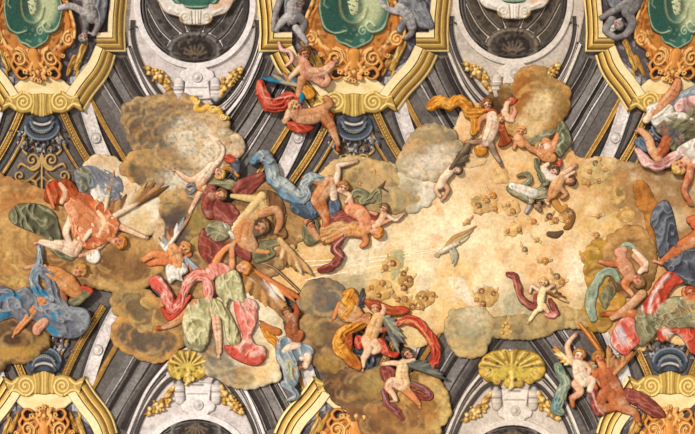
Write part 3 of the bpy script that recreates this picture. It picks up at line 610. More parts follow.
cloud('cloud', 'shadowy mauve-brown cloud hollow between cream cloud and yellow glow', '150,192 176,196 206,186 214,200 206,222 192,240 176,244 164,250 154,240 160,222 158,206', (110,92,82), [('178,212 186,226', 9, (92,76,70), .7), ('160,206 172,200', 5, (200,166,106), .6), ('198,222 206,232', 8, (170,146,74), .8)], z=3.1, H=2.0)
cloud('cloud', 'slim peach cloud finger rising beside the small putto', '156,216 162,218 166,230 164,244 158,252 154,240', (216,180,138), z=4.4, H=2, R=4, edge=.8)
# behind the pink woman
cloud('cloud', 'dim brown cloud behind the seated woman in pink and green', '156,250 190,244 214,220 240,200 262,182 290,186 306,208 300,236 284,262 262,284 240,300 206,300 170,296 156,276', (140,106,76), [('196,236 206,226', 7, (166,146,76), .8), ('168,282 180,276', 8, (84,82,74), .8), ('272,198 288,226', 9, (176,132,80), .8)], z=2.9, H=2.0)
cloud('cloud', 'pale cream cloud with golden base behind the trailing pink robe', '206,300 240,290 270,296 282,318 280,342 282,356 276,372 264,384 246,388 228,384 212,374 200,360 196,340 200,318', (238,224,192), [('212,346 222,372 236,380', 11, (104,90,78), .9, 5), ('206,338 214,352', 6, (112,98,86), .8, 4), ('246,378 262,374', 6, (222,180,106), .8), ('240,372 246,380', 5, (130,108,86), .7), ('266,352 272,364', 5, (236,204,140), .7)], z=3.3, H=3, R=9, mott=(3, (206,180,130), .3, .1))
cloud('cloud', 'golden brown cloud left of the gold shell ornament under green skirt', '186,318 204,316 206,340 200,352 192,346 184,334', (150,136,96), z=3.2, H=2)
# centre
cloud('cloud', 'olive and tan cloud carrying putti below the upper middle medallion', '326,200 330,180 346,166 364,160 384,164 398,172 408,186 420,196 404,210 380,210 350,212', (180,158,112), [('346,176 362,172', 6, (134,116,80), .7), ('372,178 384,182', 8, (222,182,130), .7), ('396,192 406,198', 7, (150,136,106), .6), ('340,190 352,196', 6, (150,116,70), .6)], z=2.9, H=2.2)
cloud('cloud', 'mottled egg-shaped cloud with olive crown and pale underside', '398,166 404,150 412,136 426,126 442,127 454,136 458,148 452,162 444,172 434,180 418,178 404,174', (172,156,128), [('420,134 442,134', 9, (146,132,104), .75, 6), ('428,164 444,158', 9, (236,218,194), .9, 6), ('412,150 416,146', 5, (208,170,116), .7), ('410,166 420,172', 6, (228,210,184), .8)], z=3.6, H=4.2, R=13, mott=(2.6, (118,106,82), .45, .08))
cloud('cloud', 'pale drifting cloud tucked under the egg-shaped cloud', '396,174 412,178 432,182 444,176 438,192 426,204 410,212 396,204 404,192', (214,200,170), [('404,190 410,200', 6, (168,156,128), .7), ('430,188 424,200', 5, (244,230,206), .8)], z=3.0, H=2.0)
# upper right
cloud('cloud', 'tall rust and cream cloud below the upper right oculus', '504,116 506,100 514,88 518,76 528,68 540,68 550,76 560,86 568,96 567,110 560,122 552,136 540,146 522,142 510,132', (176,126,66), [('526,74 522,92 520,106', 7, (160,94,38), .85, 5), ('544,78 554,90', 8, (150,124,78), .8, 6), ('540,112 530,126 544,104', 8, (240,210,158), .95, 6), ('562,100 558,116', 5, (150,116,66), .7)], z=3.4, H=3.6, R=11, mott=(2.8, (120,84,44), .4, .08))
cloud('cloud', 'dark brown cloud wedge left of the tall rust cloud', '482,108 490,96 500,88 512,86 514,98 508,112 500,120 488,118', (96,68,44), [('500,92 504,98', 4, (140,104,56), .7)], z=3.0, H=2.2)
# right
cloud('cloud', 'arched brown cloud dome behind the tumbling putto on the right', '604,262 608,246 616,234 626,227 640,228 650,238 656,254 654,274 644,292 624,296 610,282', (142,100,60), [('614,238 628,230 644,234', 3.4, (206,150,84), .8, 3), ('640,250 648,262', 7, (160,128,66), .7)], z=3.4, H=2.8)
cloud('cloud', 'golden yellow cloud behind the mint scarf on the right', '590,246 600,240 610,250 622,290 620,310 604,330 590,328 586,312 590,290 586,270', (196,146,58), [('594,250 602,258', 5, (140,112,50), .8), ('606,300 612,312', 6, (214,150,50), .8), ('600,318 612,324', 6, (116,92,50), .6)], z=3.0, H=2.6)
cloud('cloud', 'rust orange cloud streak above the slate drapery on the right', '636,182 644,184 650,196 658,206 664,222 658,244 650,230 646,212 638,202', (186,116,50), z=3.4, H=1.8, R=5)
# lower centre and right
cloud('cloud', 'round grey cloud with gold edge below the maroon scarf', '303,306 304,290 312,282 324,279 336,283 346,292 350,304 346,316 328,322 310,318', (118,108,92), [('306,292 306,306', 3, (190,156,96), .7), ('324,300 330,296', 9, (108,100,94), .6)], z=3.6, H=3.4, R=10, edge=1.2)
cloud('cloud', 'murky brown cloud to the left of the amber-draped putto', '300,322 314,314 330,316 348,322 350,340 344,358 352,370 340,378 326,374 312,360 304,344', (118,92,68), [('308,326 320,334', 6, (170,142,90), .7), ('326,362 336,366', 5, (180,138,66), .8), ('332,330 336,340', 7, (98,78,66), .7)], z=3.4, H=3)
cloud('cloud', 'dark brown cloud overlapping the lower middle gilt frame', '325,384 332,376 346,370 360,370 374,372 384,368 398,376 396,396 386,404 370,408 350,408 336,402', (112,84,60), [('370,386 378,380', 8, (168,140,80), .8), ('340,382 352,386', 6, (92,64,48), .7)], z=4.8, H=3.2)
cloud('cloud', 'chestnut cloud at the bottom edge below the seated winged putto', '348,406 366,408 386,402 404,404 420,412 428,426 424,444 376,444 358,426', (130,92,58), [('384,412 400,420', 8, (146,98,58), .7), ('360,418 372,428', 5, (108,76,50), .7)], z=5.2, H=3)
cloud('cloud', 'rounded ochre cloud with pale gold rim at right of the seated winged putto', '404,384 416,374 430,376 440,384 446,394 449,408 446,420 438,428 432,446 410,446 400,420', (164,120,64), [('424,380 438,388 446,404 444,418 436,428', 3.6, (222,192,122), .85, 3), ('418,400 426,412', 8, (146,96,50), .7)], z=4.4, H=3.4)
cloud('cloud', 'greenish-grey round cloud above the lower right gold shell', '446,330 450,316 462,310 478,308 490,316 494,328 488,342 480,352 470,357 458,353 450,344', (168,156,118), [('470,320 482,316', 7, (220,204,170), .8), ('460,336 470,340', 8, (160,150,118), .7), ('452,346 466,355 480,350', 3, (214,186,126), .7)], z=3.4, H=3.4)
cloud('cloud', 'thin tan cloud edge hanging over the lower right lunette', '490,322 512,318 540,316 566,310 588,316 586,324 560,326 548,334 530,338 506,336 492,334', (184,158,108), [('505,324 520,326', 6, (164,144,104), .6)], z=3.2, H=2)
# billowy light puffs in the sky
PF = [('340,240 352,236 366,244 370,262 360,276 344,270', 'bright cream cloud streak behind the maroon scarf', (236,218,182)), ('414,276 424,270 432,278 430,292 420,298', 'faint cream cloud puff below the dove', (240,218,182)), ('448,280 458,276 468,284 474,298 470,308 460,300', 'pale cream cloud curl right of the lower cherub heads', (240,222,190)),
      ('472,290 480,282 494,284 490,292 478,296', 'small pale grey cloud hook above the dark cherub heads', (226,210,178)), ('566,270 574,258 586,262 588,276 580,288 570,286', 'broken white cloud patch at right of the glow', (244,226,194)), ('506,316 502,300 514,292 528,300 532,314 520,322', 'soft sage cloud beneath the pink-scarfed putto', (184,176,142)), ('380,226 388,232 386,246 376,254 370,244', 'bright cream puff around the orange-haired putto', (240,222,186)), ('392,250 404,252 402,272 392,280 388,264', 'green-tinged cloud wisp left of the dove rays', (186,180,136))]
for q, l, c in PF: cloud('cloud', l, q, c, z=2.9, H=1.5, R=6, puff=(6, .8), edge=1.6, mott=(3, 'ochre', .3, .1), contour=0, lobes=False)
# shafts of light
for i, (a, b, c, dd) in enumerate(((298,268,446,248), (300,275,446,249), (306,280,420,258), (300,262,400,256))):
    o = relief('light_ray', [S([(a, b), ((a+c)/2, (b+dd)/2), (c, dd)], [.9, .7, .4], (244,230,200), hf=.5)], None, 3.3, .5, CLOUD, thick=1.2, contour=0)
    tag(o, 'thin pale ray of light reaching from the dove, %s' % ['topmost long one', 'second long one', 'lowest and short', 'faint one nearest the maroon scarf'][i], 'light ray')
# ------------------------------------------------------------------ figure tools
def _v(a): return math.cos(math.radians(a)), math.sin(math.radians(a))
def head(x, y, r, up, turn=0.0, skin='skin', hair='hair', beard=None, style='curls', dz=0.0, seed=1, ink=(58,36,30)):
    """head seen with its crown towards `up` degrees (0 right, 90 down the plan); returns body items, hair items"""
    ux, uy = _v(up); vx, vy = _v(up+90)
    q = lambda a, b: (x+ux*a*r+vx*b*r, y+uy*a*r+vy*b*r)
    t = turn*.38
    b = [S([q(-.42, t*.6), q(-.1, t*.3), q(.28, 0)], [r*.55, r*.78, r*.86], skin, hf=.9, dz=dz),
         S([q(-.08, t), q(-.3, t*1.5)], [r*.12, r*.2], skin, hf=1, dz=dz+r*.52),                     # nose
         S([q(-.62, t*1.1)], r*.26, skin, hf=.9, dz=dz+r*.3)]                                         # chin
    if abs(turn) < .9:
        b += [S([q(0, .86)], r*.16, skin, dz=dz+.3), S([q(0, -.86)], r*.16, skin, dz=dz+.3)]          # ears
    for s in (1, -1):
        b += [C([q(.02, t+s*.34)], r*.13, ink, .9, r*.1), B([q(.2, t+s*.16), q(.22, t+s*.5)], r*.12, r*.06, (110,70,48), .5),
              C([q(-.28, t+s*.46)], r*.16, (222,130,104), .45, r*.2)]
    b += [C([q(-.46, t*1.1+.14), q(-.46, t*1.1-.14)], r*.09, (168,66,52), .9, r*.1), C([q(-.36, t*1.35)], r*.08, (150,84,60), .6, r*.12)]
    rnd = random.Random(seed*31+int(x)); h = []
    for k in range(-4, 5):
        a = math.radians(k*27); c = q(.3+.62*math.cos(a), .78*math.sin(a)-t*.2)
        h.append(S([c], r*rnd.uniform(.26, .38), hair, hf=.9, dz=dz+r*.35))
    h.append(S([q(.72, -.45), q(.95, 0), q(.72, .45)], [r*.34, r*.4, r*.34], hair, hf=.8, dz=dz+r*.45))
    if style == 'long':
        for s in (1, -1): h.append(S([q(.5, s*.8), q(-.1, s*.98), q(-.8, s*.9)], [r*.34, r*.28, r*.14], hair, dz=dz+r*.2))
    h += [B([q(.9+rnd.uniform(-.3, .2), rnd.uniform(-.7, .7)), q(.6+rnd.uniform(-.2, .3), rnd.uniform(-.8, .8))], r*.1, r*.12, 'lgold' if hair in ('blond', 'hair') else 'tan', .4) for _ in range(5)]
    if beard: h += [S([q(-.45, t+.5), q(-.85, t), q(-.45, t-.5)], [r*.26, r*.4, r*.26], beard, dz=dz+r*.3), S([q(-.85, t), q(-1.35, t*1.2)], [r*.4, r*.16], beard, dz=dz+r*.25)]
    return b, h
def hand(x, y, ang, s, skin='skin', dz=0.0, curl=0, side=1):
    """palm with four unequal fingers and a thumb, pointing along ang"""
    q = lambda a, d, l: (x+_v(ang+a)[0]*d*s, y+_v(ang+a)[1]*d*s)
    L = [S([(x, y), q(0, .9, 0)], [s*.42, s*.52], skin, hf=.7, dz=dz)]
    for a, l in ((-26, 1.9), (-9, 2.2), (8, 2.1), (25, 1.75)):
        L.append(S([q(a, .95, 0), q(a+curl*.6, .95+(l-.95)*.55, 0), q(a+curl*1.6, l, 0)], [s*.19, s*.17, s*.13], skin, dz=dz+.1))
    L.append(S([q(side*50, .45, 0), q(side*62, 1.0, 0), q(side*48, 1.4, 0)], [s*.22, s*.2, s*.15], skin, dz=dz+.15))
    return L
def foot(x, y, ang, s, skin='skin', dz=0.0, side=1):
    q = lambda a, d: (x+_v(ang+a)[0]*d*s, y+_v(ang+a)[1]*d*s)
    L = [S([q(180, .5), q(0, .5), q(0, 1.8)], [s*.5, s*.5, s*.6], skin, hf=.75, dz=dz)]
    for i, a in enumerate((-14, -5, 4, 12, 19)):
        L.append(S([q(a*side, 2.1), q(a*side, 2.65-.12*i)], [s*.2, s*(.22-.02*i)], skin, dz=dz+.1))
    return L
def limb(p, r, skin='skin', dz=0.0):
    m = max(np.atleast_1d(r)); L = [S(p, r, skin, hf=.78 if m < 5 else (2.2+.33*m)/m, dz=dz)]
    q = pts(p)
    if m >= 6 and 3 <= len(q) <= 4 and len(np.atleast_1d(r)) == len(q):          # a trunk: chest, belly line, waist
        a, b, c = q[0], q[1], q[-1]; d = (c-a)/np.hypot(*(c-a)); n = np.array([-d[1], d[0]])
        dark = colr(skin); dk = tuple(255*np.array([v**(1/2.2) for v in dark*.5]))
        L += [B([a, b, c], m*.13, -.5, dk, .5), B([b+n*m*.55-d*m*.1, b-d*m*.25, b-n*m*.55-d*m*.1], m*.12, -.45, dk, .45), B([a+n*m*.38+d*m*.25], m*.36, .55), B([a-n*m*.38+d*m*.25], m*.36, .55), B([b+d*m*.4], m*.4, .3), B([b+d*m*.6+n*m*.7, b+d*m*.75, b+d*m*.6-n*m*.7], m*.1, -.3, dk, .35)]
    return L
def wing(root, tip, w, cols, n=9, side=1, dz=0.0, droop=28, seed=2):
    """a leading arm carrying overlapping tapered flight feathers"""
    rnd = random.Random(seed); ax, ay = root; bx, by = tip; L = []
    a0 = math.degrees(math.atan2(by-ay, bx-ax)); ln = math.hypot(bx-ax, by-ay)
    for i in range(n):
        t = i/(n-1); px, py = ax+(bx-ax)*t*.62, ay+(by-ay)*t*.62
        a = a0+side*(90*(1-t)*.72+droop*.25*(1-t)); l = ln*(.42+.62*t) if t < .99 else ln*.5
        l = w*(1-t)+ln*.62*t*1.0+rnd.uniform(-.06, .06)*ln
        vx, vy = _v(a); L.append(S([(px, py), (px+vx*l*.55, py+vy*l*.55), (px+vx*l, py+vy*l)], [w*.13+.8, w*.17+.8, .7], cols[i % len(cols)], hf=.6, dz=dz+.25*(i % 2)+i*.06))
    for i in range(n-1):
        t = i/(n-1); px, py = ax+(bx-ax)*t*.6, ay+(by-ay)*t*.6; a = a0+side*60*(1-t*.6); vx, vy = _v(a); l = w*.42
        L.append(S([(px, py), (px+vx*l, py+vy*l)], [w*.1+.5, .8], cols[(i+1) % len(cols)], hf=.8, dz=dz+1.0))
    L.append(S([root, ((ax*2+bx*2)/4, (ay*2+by*2)/4), (ax+(bx-ax)*.66, ay+(by-ay)*.66)], [w*.16+.8, w*.14+.6, .8], cols[0], hf=.9, dz=dz+1.2))
    return L
class Person:
    def __init__(s, label, cat='person', x=0, y=0, z=4.6, name='person', g=.55, group=None, skin='orange', mott=.35):
        z += .9; s.t = thing(name, label, cat, x, y, z, group); s.z = z; s.b = []; s.h = []; s.g = g; s.mk = skin; s.mo = mott; s.hairmat = None
    def head(s, *a, **k):
        b, h = head(*a, **k); s.b += b; s.h.append(h); return s
    def add(s, *items):
        for i in items: s.b += i if isinstance(i, list) else [i]
        return s
    def part(s, name, items, dz=.6, mat=None, g=None, contour=.6, ccol=(70,42,30)):
        relief(name, items, s.t, s.z+dz, g or s.g+.05, mat or FRESCO, thick=s.z+dz-1.6 if s.z+dz < 6 else 4.4, contour=contour, ccol=ccol); return s
    def done(s, name='body'):
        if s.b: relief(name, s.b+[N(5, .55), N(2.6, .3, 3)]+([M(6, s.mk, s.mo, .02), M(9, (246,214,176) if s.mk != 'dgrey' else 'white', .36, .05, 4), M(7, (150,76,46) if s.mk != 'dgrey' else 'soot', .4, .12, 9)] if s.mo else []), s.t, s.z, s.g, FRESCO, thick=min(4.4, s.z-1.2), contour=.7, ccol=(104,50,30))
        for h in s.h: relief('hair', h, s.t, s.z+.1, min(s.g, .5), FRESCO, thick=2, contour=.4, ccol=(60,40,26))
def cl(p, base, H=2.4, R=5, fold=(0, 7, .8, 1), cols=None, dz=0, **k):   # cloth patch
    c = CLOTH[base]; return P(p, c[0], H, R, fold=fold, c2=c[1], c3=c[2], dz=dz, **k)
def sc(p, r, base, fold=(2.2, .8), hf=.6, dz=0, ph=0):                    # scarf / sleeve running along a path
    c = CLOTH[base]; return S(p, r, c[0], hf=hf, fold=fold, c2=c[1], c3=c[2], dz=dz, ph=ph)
CLOTH = dict(red=((190,70,48),(232,136,106),(126,36,28)), pink=((224,140,122),(248,206,188),(190,72,56)), maroon=((140,68,58),(186,116,98),(92,42,38)), blue=((140,150,156),(206,206,196),(86,110,126)), grey=((128,128,132),(168,168,172),(92,92,100)), bgrey=((126,126,132),(164,168,172),(84,90,102)),  # base, painted crest highlight, painted hollow shade
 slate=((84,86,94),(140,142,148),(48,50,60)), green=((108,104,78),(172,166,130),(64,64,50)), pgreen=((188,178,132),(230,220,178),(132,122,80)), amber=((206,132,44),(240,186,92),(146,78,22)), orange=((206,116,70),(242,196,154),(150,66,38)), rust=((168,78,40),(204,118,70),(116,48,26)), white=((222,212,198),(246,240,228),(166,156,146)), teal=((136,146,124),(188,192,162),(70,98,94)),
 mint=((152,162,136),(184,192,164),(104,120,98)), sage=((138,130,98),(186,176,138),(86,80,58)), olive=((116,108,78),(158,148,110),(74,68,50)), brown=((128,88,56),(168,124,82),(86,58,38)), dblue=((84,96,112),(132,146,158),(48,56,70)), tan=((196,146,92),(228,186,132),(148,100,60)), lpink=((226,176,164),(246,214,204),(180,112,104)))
# ------------------------------------------------------------------ grisaille statues beside the upper medallions
def statue(label, x, y, body, hd, cloth=None):
    p = Person(label, 'statue', x, y, 4.0, 'stone_statue', .55, skin='dgrey', mott=.35); p.add(*body)
    if hd: p.head(*hd, skin='lgrey', hair='grey')
    if cloth: p.part('drapery', cloth, .3, STONE, ccol=(50,46,46))
    p.done()
G = 'lgrey'
statue('grey stone nude figure leaning beside upper left medallion', 84, 14, [limb('60,8 70,6 80,10 90,18', [3,3.6,4,3.4], G), limb('88,-8 90,6 92,18', [7,7.5,6], (166,158,154)), limb('92,16 98,24 94,34', [4.4,3.4,2.6], (150,142,138)), limb('84,16 86,26 84,34', [4,3.4,2.4], 'grey'), hand(62, 8, 190, 2, G), foot(92, 34, 200, 2, G)], (84, 37, 4.6, 120, .3), [cl('84,-12 106,-12 107,10 103,24 96,30 95,14 88,2', 'grey', fold=(80, 5, .8, 1))])
statue('grey stone male figure crouching left of upper middle medallion', 287, 20, [limb('296,-6 294,8 292,18', [8,8.4,7], (164,158,156)), limb('290,14 282,22 276,30', [4.6,4,2.6], G), limb('298,16 304,24 300,36', [5,4,2.8], 'grey'), limb('284,-8 278,6 274,20 274,30', [4,3.4,3,2.6], (150,144,142)), limb('296,28 302,36 306,42', [4,3.6,2.4], G), hand(274, 29, 100, 2.2, G), foot(305, 42, 60, 2, G)], (299, 4, 4.8, -80, -.3), [cl('286,-12 294,-12 296,6 292,22 288,26 284,10', 'grey', fold=(85, 4, .7, 1))])
statue('grey stone draped figure reaching right of upper middle medallion', 404, 14, [limb('378,-6 384,6 394,11 404,12', [3,3.2,3.4,4], G), limb('400,8 408,16 412,26', [6,6,5], (178,172,170)), limb('410,24 412,32 406,38', [4,3.4,2.6], 'grey'), hand(379, -4, 250, 2, G)], (416, -2, 5, -50, -.2), [cl('398,2 412,-6 424,0 432,18 434,28 420,28 414,20 406,26 400,34 396,28 402,18', 'grey', fold=(55, 5, 1, 1.2)), sc('412,-4 420,10 430,26', [4,5,3], 'grey')])
statue('dark grey stone crouching figure left of upper right medallion', 620, 18, [limb('640,-8 634,2 628,12', [7,8,7], (128,122,120)), limb('630,2 618,8 608,14 602,18', [5,4.4,3.4,2.8], 'grey'), limb('628,12 632,24 626,34 616,38', [5,4.6,3.6,2.6], (140,134,132)), limb('612,20 606,30 616,38', [4.4,4,3], (156,150,148)), hand(602, 18, 170, 2, 'grey'), foot(614, 38, 190, 2, 'grey')], (618, 24, 5, 60, .3), [cl('604,-10 616,-10 622,4 616,12 608,4', 'grey', fold=(60, 4, .7, 1)), cl('602,28 612,22 622,18 618,28 608,34', 'white', H=1.6, fold=(20, 4, .6, 1))])
# ------------------------------------------------------------------ far left
p = Person('sprawled angel in orange dress with pale bare leg and head hanging down, on left clouds', x=86, y=230, z=5.4)
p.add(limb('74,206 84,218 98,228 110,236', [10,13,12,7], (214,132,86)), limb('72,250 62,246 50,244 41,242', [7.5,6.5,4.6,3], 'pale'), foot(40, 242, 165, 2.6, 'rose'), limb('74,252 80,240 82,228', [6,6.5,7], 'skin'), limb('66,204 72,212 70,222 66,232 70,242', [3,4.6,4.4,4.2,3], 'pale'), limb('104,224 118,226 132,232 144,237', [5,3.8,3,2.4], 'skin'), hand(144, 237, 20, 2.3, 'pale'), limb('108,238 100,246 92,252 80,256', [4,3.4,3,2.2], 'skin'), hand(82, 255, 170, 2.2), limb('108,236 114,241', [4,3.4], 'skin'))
p.head(119, 242, 6.6, 20, .3, skin=(232,160,112), hair=(206,134,62), style='curls')
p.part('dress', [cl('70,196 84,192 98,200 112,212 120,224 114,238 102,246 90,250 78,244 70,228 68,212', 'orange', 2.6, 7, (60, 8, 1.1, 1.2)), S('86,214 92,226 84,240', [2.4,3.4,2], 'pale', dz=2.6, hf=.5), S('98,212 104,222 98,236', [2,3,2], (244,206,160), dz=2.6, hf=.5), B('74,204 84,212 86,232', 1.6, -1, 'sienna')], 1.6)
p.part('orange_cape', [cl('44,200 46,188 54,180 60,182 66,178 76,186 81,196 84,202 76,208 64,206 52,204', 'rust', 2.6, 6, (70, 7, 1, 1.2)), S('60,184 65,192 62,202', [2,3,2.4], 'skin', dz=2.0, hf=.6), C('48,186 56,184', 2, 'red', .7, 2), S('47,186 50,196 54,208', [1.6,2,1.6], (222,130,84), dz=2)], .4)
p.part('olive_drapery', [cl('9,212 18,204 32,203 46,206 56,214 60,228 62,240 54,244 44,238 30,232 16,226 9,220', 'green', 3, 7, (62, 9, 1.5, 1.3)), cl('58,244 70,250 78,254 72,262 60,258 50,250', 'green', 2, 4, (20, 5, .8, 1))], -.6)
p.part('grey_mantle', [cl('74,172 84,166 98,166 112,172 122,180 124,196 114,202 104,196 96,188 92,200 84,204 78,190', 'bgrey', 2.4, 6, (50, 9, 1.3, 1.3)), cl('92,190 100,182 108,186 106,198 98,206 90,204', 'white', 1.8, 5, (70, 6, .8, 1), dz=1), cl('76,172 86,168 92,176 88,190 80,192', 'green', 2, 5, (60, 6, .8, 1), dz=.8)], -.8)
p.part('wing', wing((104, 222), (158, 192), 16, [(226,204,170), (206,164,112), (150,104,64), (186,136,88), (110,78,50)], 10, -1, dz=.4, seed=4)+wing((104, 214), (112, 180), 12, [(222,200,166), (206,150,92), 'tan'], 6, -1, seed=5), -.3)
p.part('white_cuff', [cl('86,256 92,250 99,250 101,258 96,264 88,262', 'white', 1.8, 3, (70, 3, .6, 1))], .6)
p.done()
p = Person('figure in voluminous blue-grey robe with bright blue lining at the lower left edge', x=50, y=305, z=5.0)
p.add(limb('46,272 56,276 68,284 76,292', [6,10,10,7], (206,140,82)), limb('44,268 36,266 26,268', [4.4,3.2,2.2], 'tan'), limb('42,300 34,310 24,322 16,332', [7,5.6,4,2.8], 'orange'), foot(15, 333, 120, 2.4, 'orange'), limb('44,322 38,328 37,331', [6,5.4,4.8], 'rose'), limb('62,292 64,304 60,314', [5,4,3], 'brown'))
p.head(79, 271, 7, -40, -.4, skin=(222,158,104), hair=(196,140,74))
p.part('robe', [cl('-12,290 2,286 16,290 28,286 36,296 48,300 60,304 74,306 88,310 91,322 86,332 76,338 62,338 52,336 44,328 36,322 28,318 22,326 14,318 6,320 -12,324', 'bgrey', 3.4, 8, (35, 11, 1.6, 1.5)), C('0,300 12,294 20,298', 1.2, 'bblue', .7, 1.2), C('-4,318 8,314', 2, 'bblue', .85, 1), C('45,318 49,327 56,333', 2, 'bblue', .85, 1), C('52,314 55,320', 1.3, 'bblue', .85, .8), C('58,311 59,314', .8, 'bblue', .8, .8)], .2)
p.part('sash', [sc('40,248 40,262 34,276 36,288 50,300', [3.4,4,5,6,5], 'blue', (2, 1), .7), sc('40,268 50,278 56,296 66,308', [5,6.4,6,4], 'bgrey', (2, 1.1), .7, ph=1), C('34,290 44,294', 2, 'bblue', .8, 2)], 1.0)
p.part('red_cap', [cl('68,304 72,294 80,286 90,287 94,292 88,298 78,306', 'olive', 2.2, 4, (-30, 5, .6, 1)), C('80,287 88,287 93,292', 2.2, 'red', .9, 1.5)], .6)
p.done()
p = Person('small winged putto in white cloth seated on cloud above the pink scarf', x=176, y=256, z=5.4, g=.5)
p.add(limb('172,248 176,256 178,264', [6,7.4,6.4], (226,158,104)), limb('166,256 154,254 144,260', [4.8,4.2,3], 'orange'), foot(146, 258, 170, 2, 'orange'), limb('170,262 158,262 150,264', [4.6,4,3], (212,116,70)), foot(151, 264, 180, 1.9, 'orange'), limb('170,248 167,256 170,262', [3.4,2.8,2.2], 'orange'), limb('180,250 190,254 184,258', [3,2.4,2], 'orange'), hand(185, 258, 160, 1.8, 'orange'))
p.head(184, 248, 6, -30, .1, skin=(230,168,120), hair=(206,146,80))
p.part('white_cloth', [cl('166,264 176,260 186,264 188,272 182,276 184,282 176,280 170,284 166,276', 'white', 2.4, 4, (75, 5, .8, 1))], .6)
p.part('wing', wing((166, 250), (186, 222), 9, ['white', (150,160,170), 'tan', 'brown'], 7, -1, seed=6)+wing((186, 258), (202, 272), 7, ['lblue', (178,170,186), 'tan'], 6, 1, seed=7), -.4)
p.done()
p = Person('putto flying feet first with one arm raised across the huge bright cloud', x=205, y=176, z=6.2, g=.5)
p.add(limb('212,166 206,174 200,182', [5,6,5.4], 'pale'), limb('200,176 192,180 186,178 178,172', [4.2,3.6,3.2,2.2], 'skin'), foot(177, 171, 195, 1.9, 'rose'), limb('203,182 198,186 201,190', [4,3.4,2.6], 'orange'), limb('216,164 222,156 223,148 219,143', [3.2,2.6,2.4,1.8], 'pale'), hand(219, 143, 240, 1.8, 'rose'), limb('208,170 200,174', [3,2.4], 'skin'))
p.head(219, 173, 5.6, 50, -.4, skin='skin', hair='blond')
p.part('scarf', [cl('224,156 230,154 236,158 233,163 226,163', 'red', 1.8, 2.6, (20, 4, .5, 1)), cl('232,162 238,158 241,166 238,174 230,172', 'slate', 1.6, 3, (60, 4, .5, 1)), sc('224,168 232,170 238,176', [1.6,2.6,1.6], 'amber')], -.6)
p.part('dark_ribbon', [sc('188,186 192,184 196,188 190,193 186,190', [1.8,2,2,2,1.4], 'bgrey')], .6)
p.done()
p = Person('woman in maroon dress looking down, above the bearded winged man', x=214, y=200, z=4.8)
p.add(limb('212,196 208,206 210,214', [6,7,6], 'maroon'), limb('204,186 198,196 194,204 190,212', [4,3.2,2.6,2.2], 'skin'), hand(191, 211, 110, 2), limb('214,208 222,216 226,222', [3,2.6,2], 'skin'))
p.head(220, 195, 6.2, -20, .2, skin=(222,160,118), hair=(110,76,52))
p.part('dress', [cl('204,186 214,184 222,200 232,204 240,214 238,226 226,228 216,222 208,212 202,200', 'maroon', 2.4, 6, (50, 6, .9, 1.2)), cl('230,186 248,176 262,172 266,178 256,190 244,200 236,196', 'maroon', 2.2, 6, (-35, 6, 1, 1.1)), cl('202,184 212,180 226,178 236,182 230,190 218,186', 'sage', 2, 4, (0, 5, .6, 1))], -.3)
p.part('sash', [cl('206,226 216,220 228,222 232,230 226,240 214,242 206,236', 'sage', 2.4, 5, (20, 5, .9, 1.3)), sc('222,218 226,228 234,236 240,244', [2,3,3.4,2], 'white')], .4)
p.done()
p = Person('bearded winged old man with curly dark hair and muscular bent arm', x=256, y=232, z=5.8)
p.add(limb('250,224 248,238 252,246', [7,8,7], 'tan'), limb('244,222 238,232 242,244 254,250 268,252', [5,5,4.2,3.4,2.6], (208,142,88)), hand(268, 252, 15, 2.4, (208,142,88)), limb('262,214 276,210 280,222 276,232', [5,5,4,3], 'tan'))
p.head(261, 228, 8.6, -55, -.2, skin=(206,158,116), hair='dhair', beard=(108,92,74), seed=5)
p.part('wing', wing((262, 196), (236, 226), 26, [(222,188,130), (196,150,92), (232,206,160), (176,126,72)], 11, -1, dz=0, seed=8)+[S('232,196 246,198 258,200 264,206', [2.4,4,4.4,3], (222,190,130), dz=1.6)], -1.4)
p.part('brown_mantle', [cl('258,192 268,190 280,196 286,208 284,222 288,236 280,240 274,228 272,212 262,206', 'brown', 2.6, 6, (80, 8, 1.1, 1.2)), cl('252,244 266,240 280,240 286,246 278,254 266,262 254,262', 'olive', 2.2, 5, (-20, 5, .8, 1))], -1.0)
p.part('lower_wing', wing((280, 240), (306, 268), 15, [(214,170,112), (176,120,66), (232,204,156), (150,104,60)], 9, 1, seed=9), -.8)
p.done()
# ------------------------------------------------------------------ pink and green woman
p = Person('woman in pink and pale green robe reaching up, long pink scarf trailing left', x=226, y=300, z=6.0)
p.add(limb('222,272 226,284 228,296', [4,4,4], 'rose'), limb('232,264 232,256 232,248 236,240', [3.6,3.2,3,2.4], (222,144,88)), hand(236, 241, -50, 2.2, 'orange'), limb('216,262 222,252 230,246', [4.4,3.6,2.8], (226,150,92)), hand(229, 246, -30, 2, 'orange'), limb('232,266 230,276', [3.6,3], (222,144,88)), limb('214,308 217,326 219,344 219,352', [6,5,3.6,3], 'skin'), foot(219, 352, 95, 2.6, 'skin'), limb('196,304 184,316 172,324 164,327', [6,5,4,2.8], 'tan'), foot(164, 328, 178, 2.8, 'red'))
p.head(243, 268, 7, -10, -.5, skin=(232,168,112), hair=(214,140,66))
p.part('maroon_mantle', [cl('200,232 206,228 216,238 232,242 246,236 252,252 250,262 240,258 232,252 220,256 214,264 206,262 198,250', 'maroon', 2.4, 6, (30, 7, 1, 1.2)), B('206,240 204,256', 2, .8, (176,84,60)), cl('250,236 256,246 250,258 244,250', 'maroon', 1.8, 4, (80, 4, .6, 1))], -1.2)
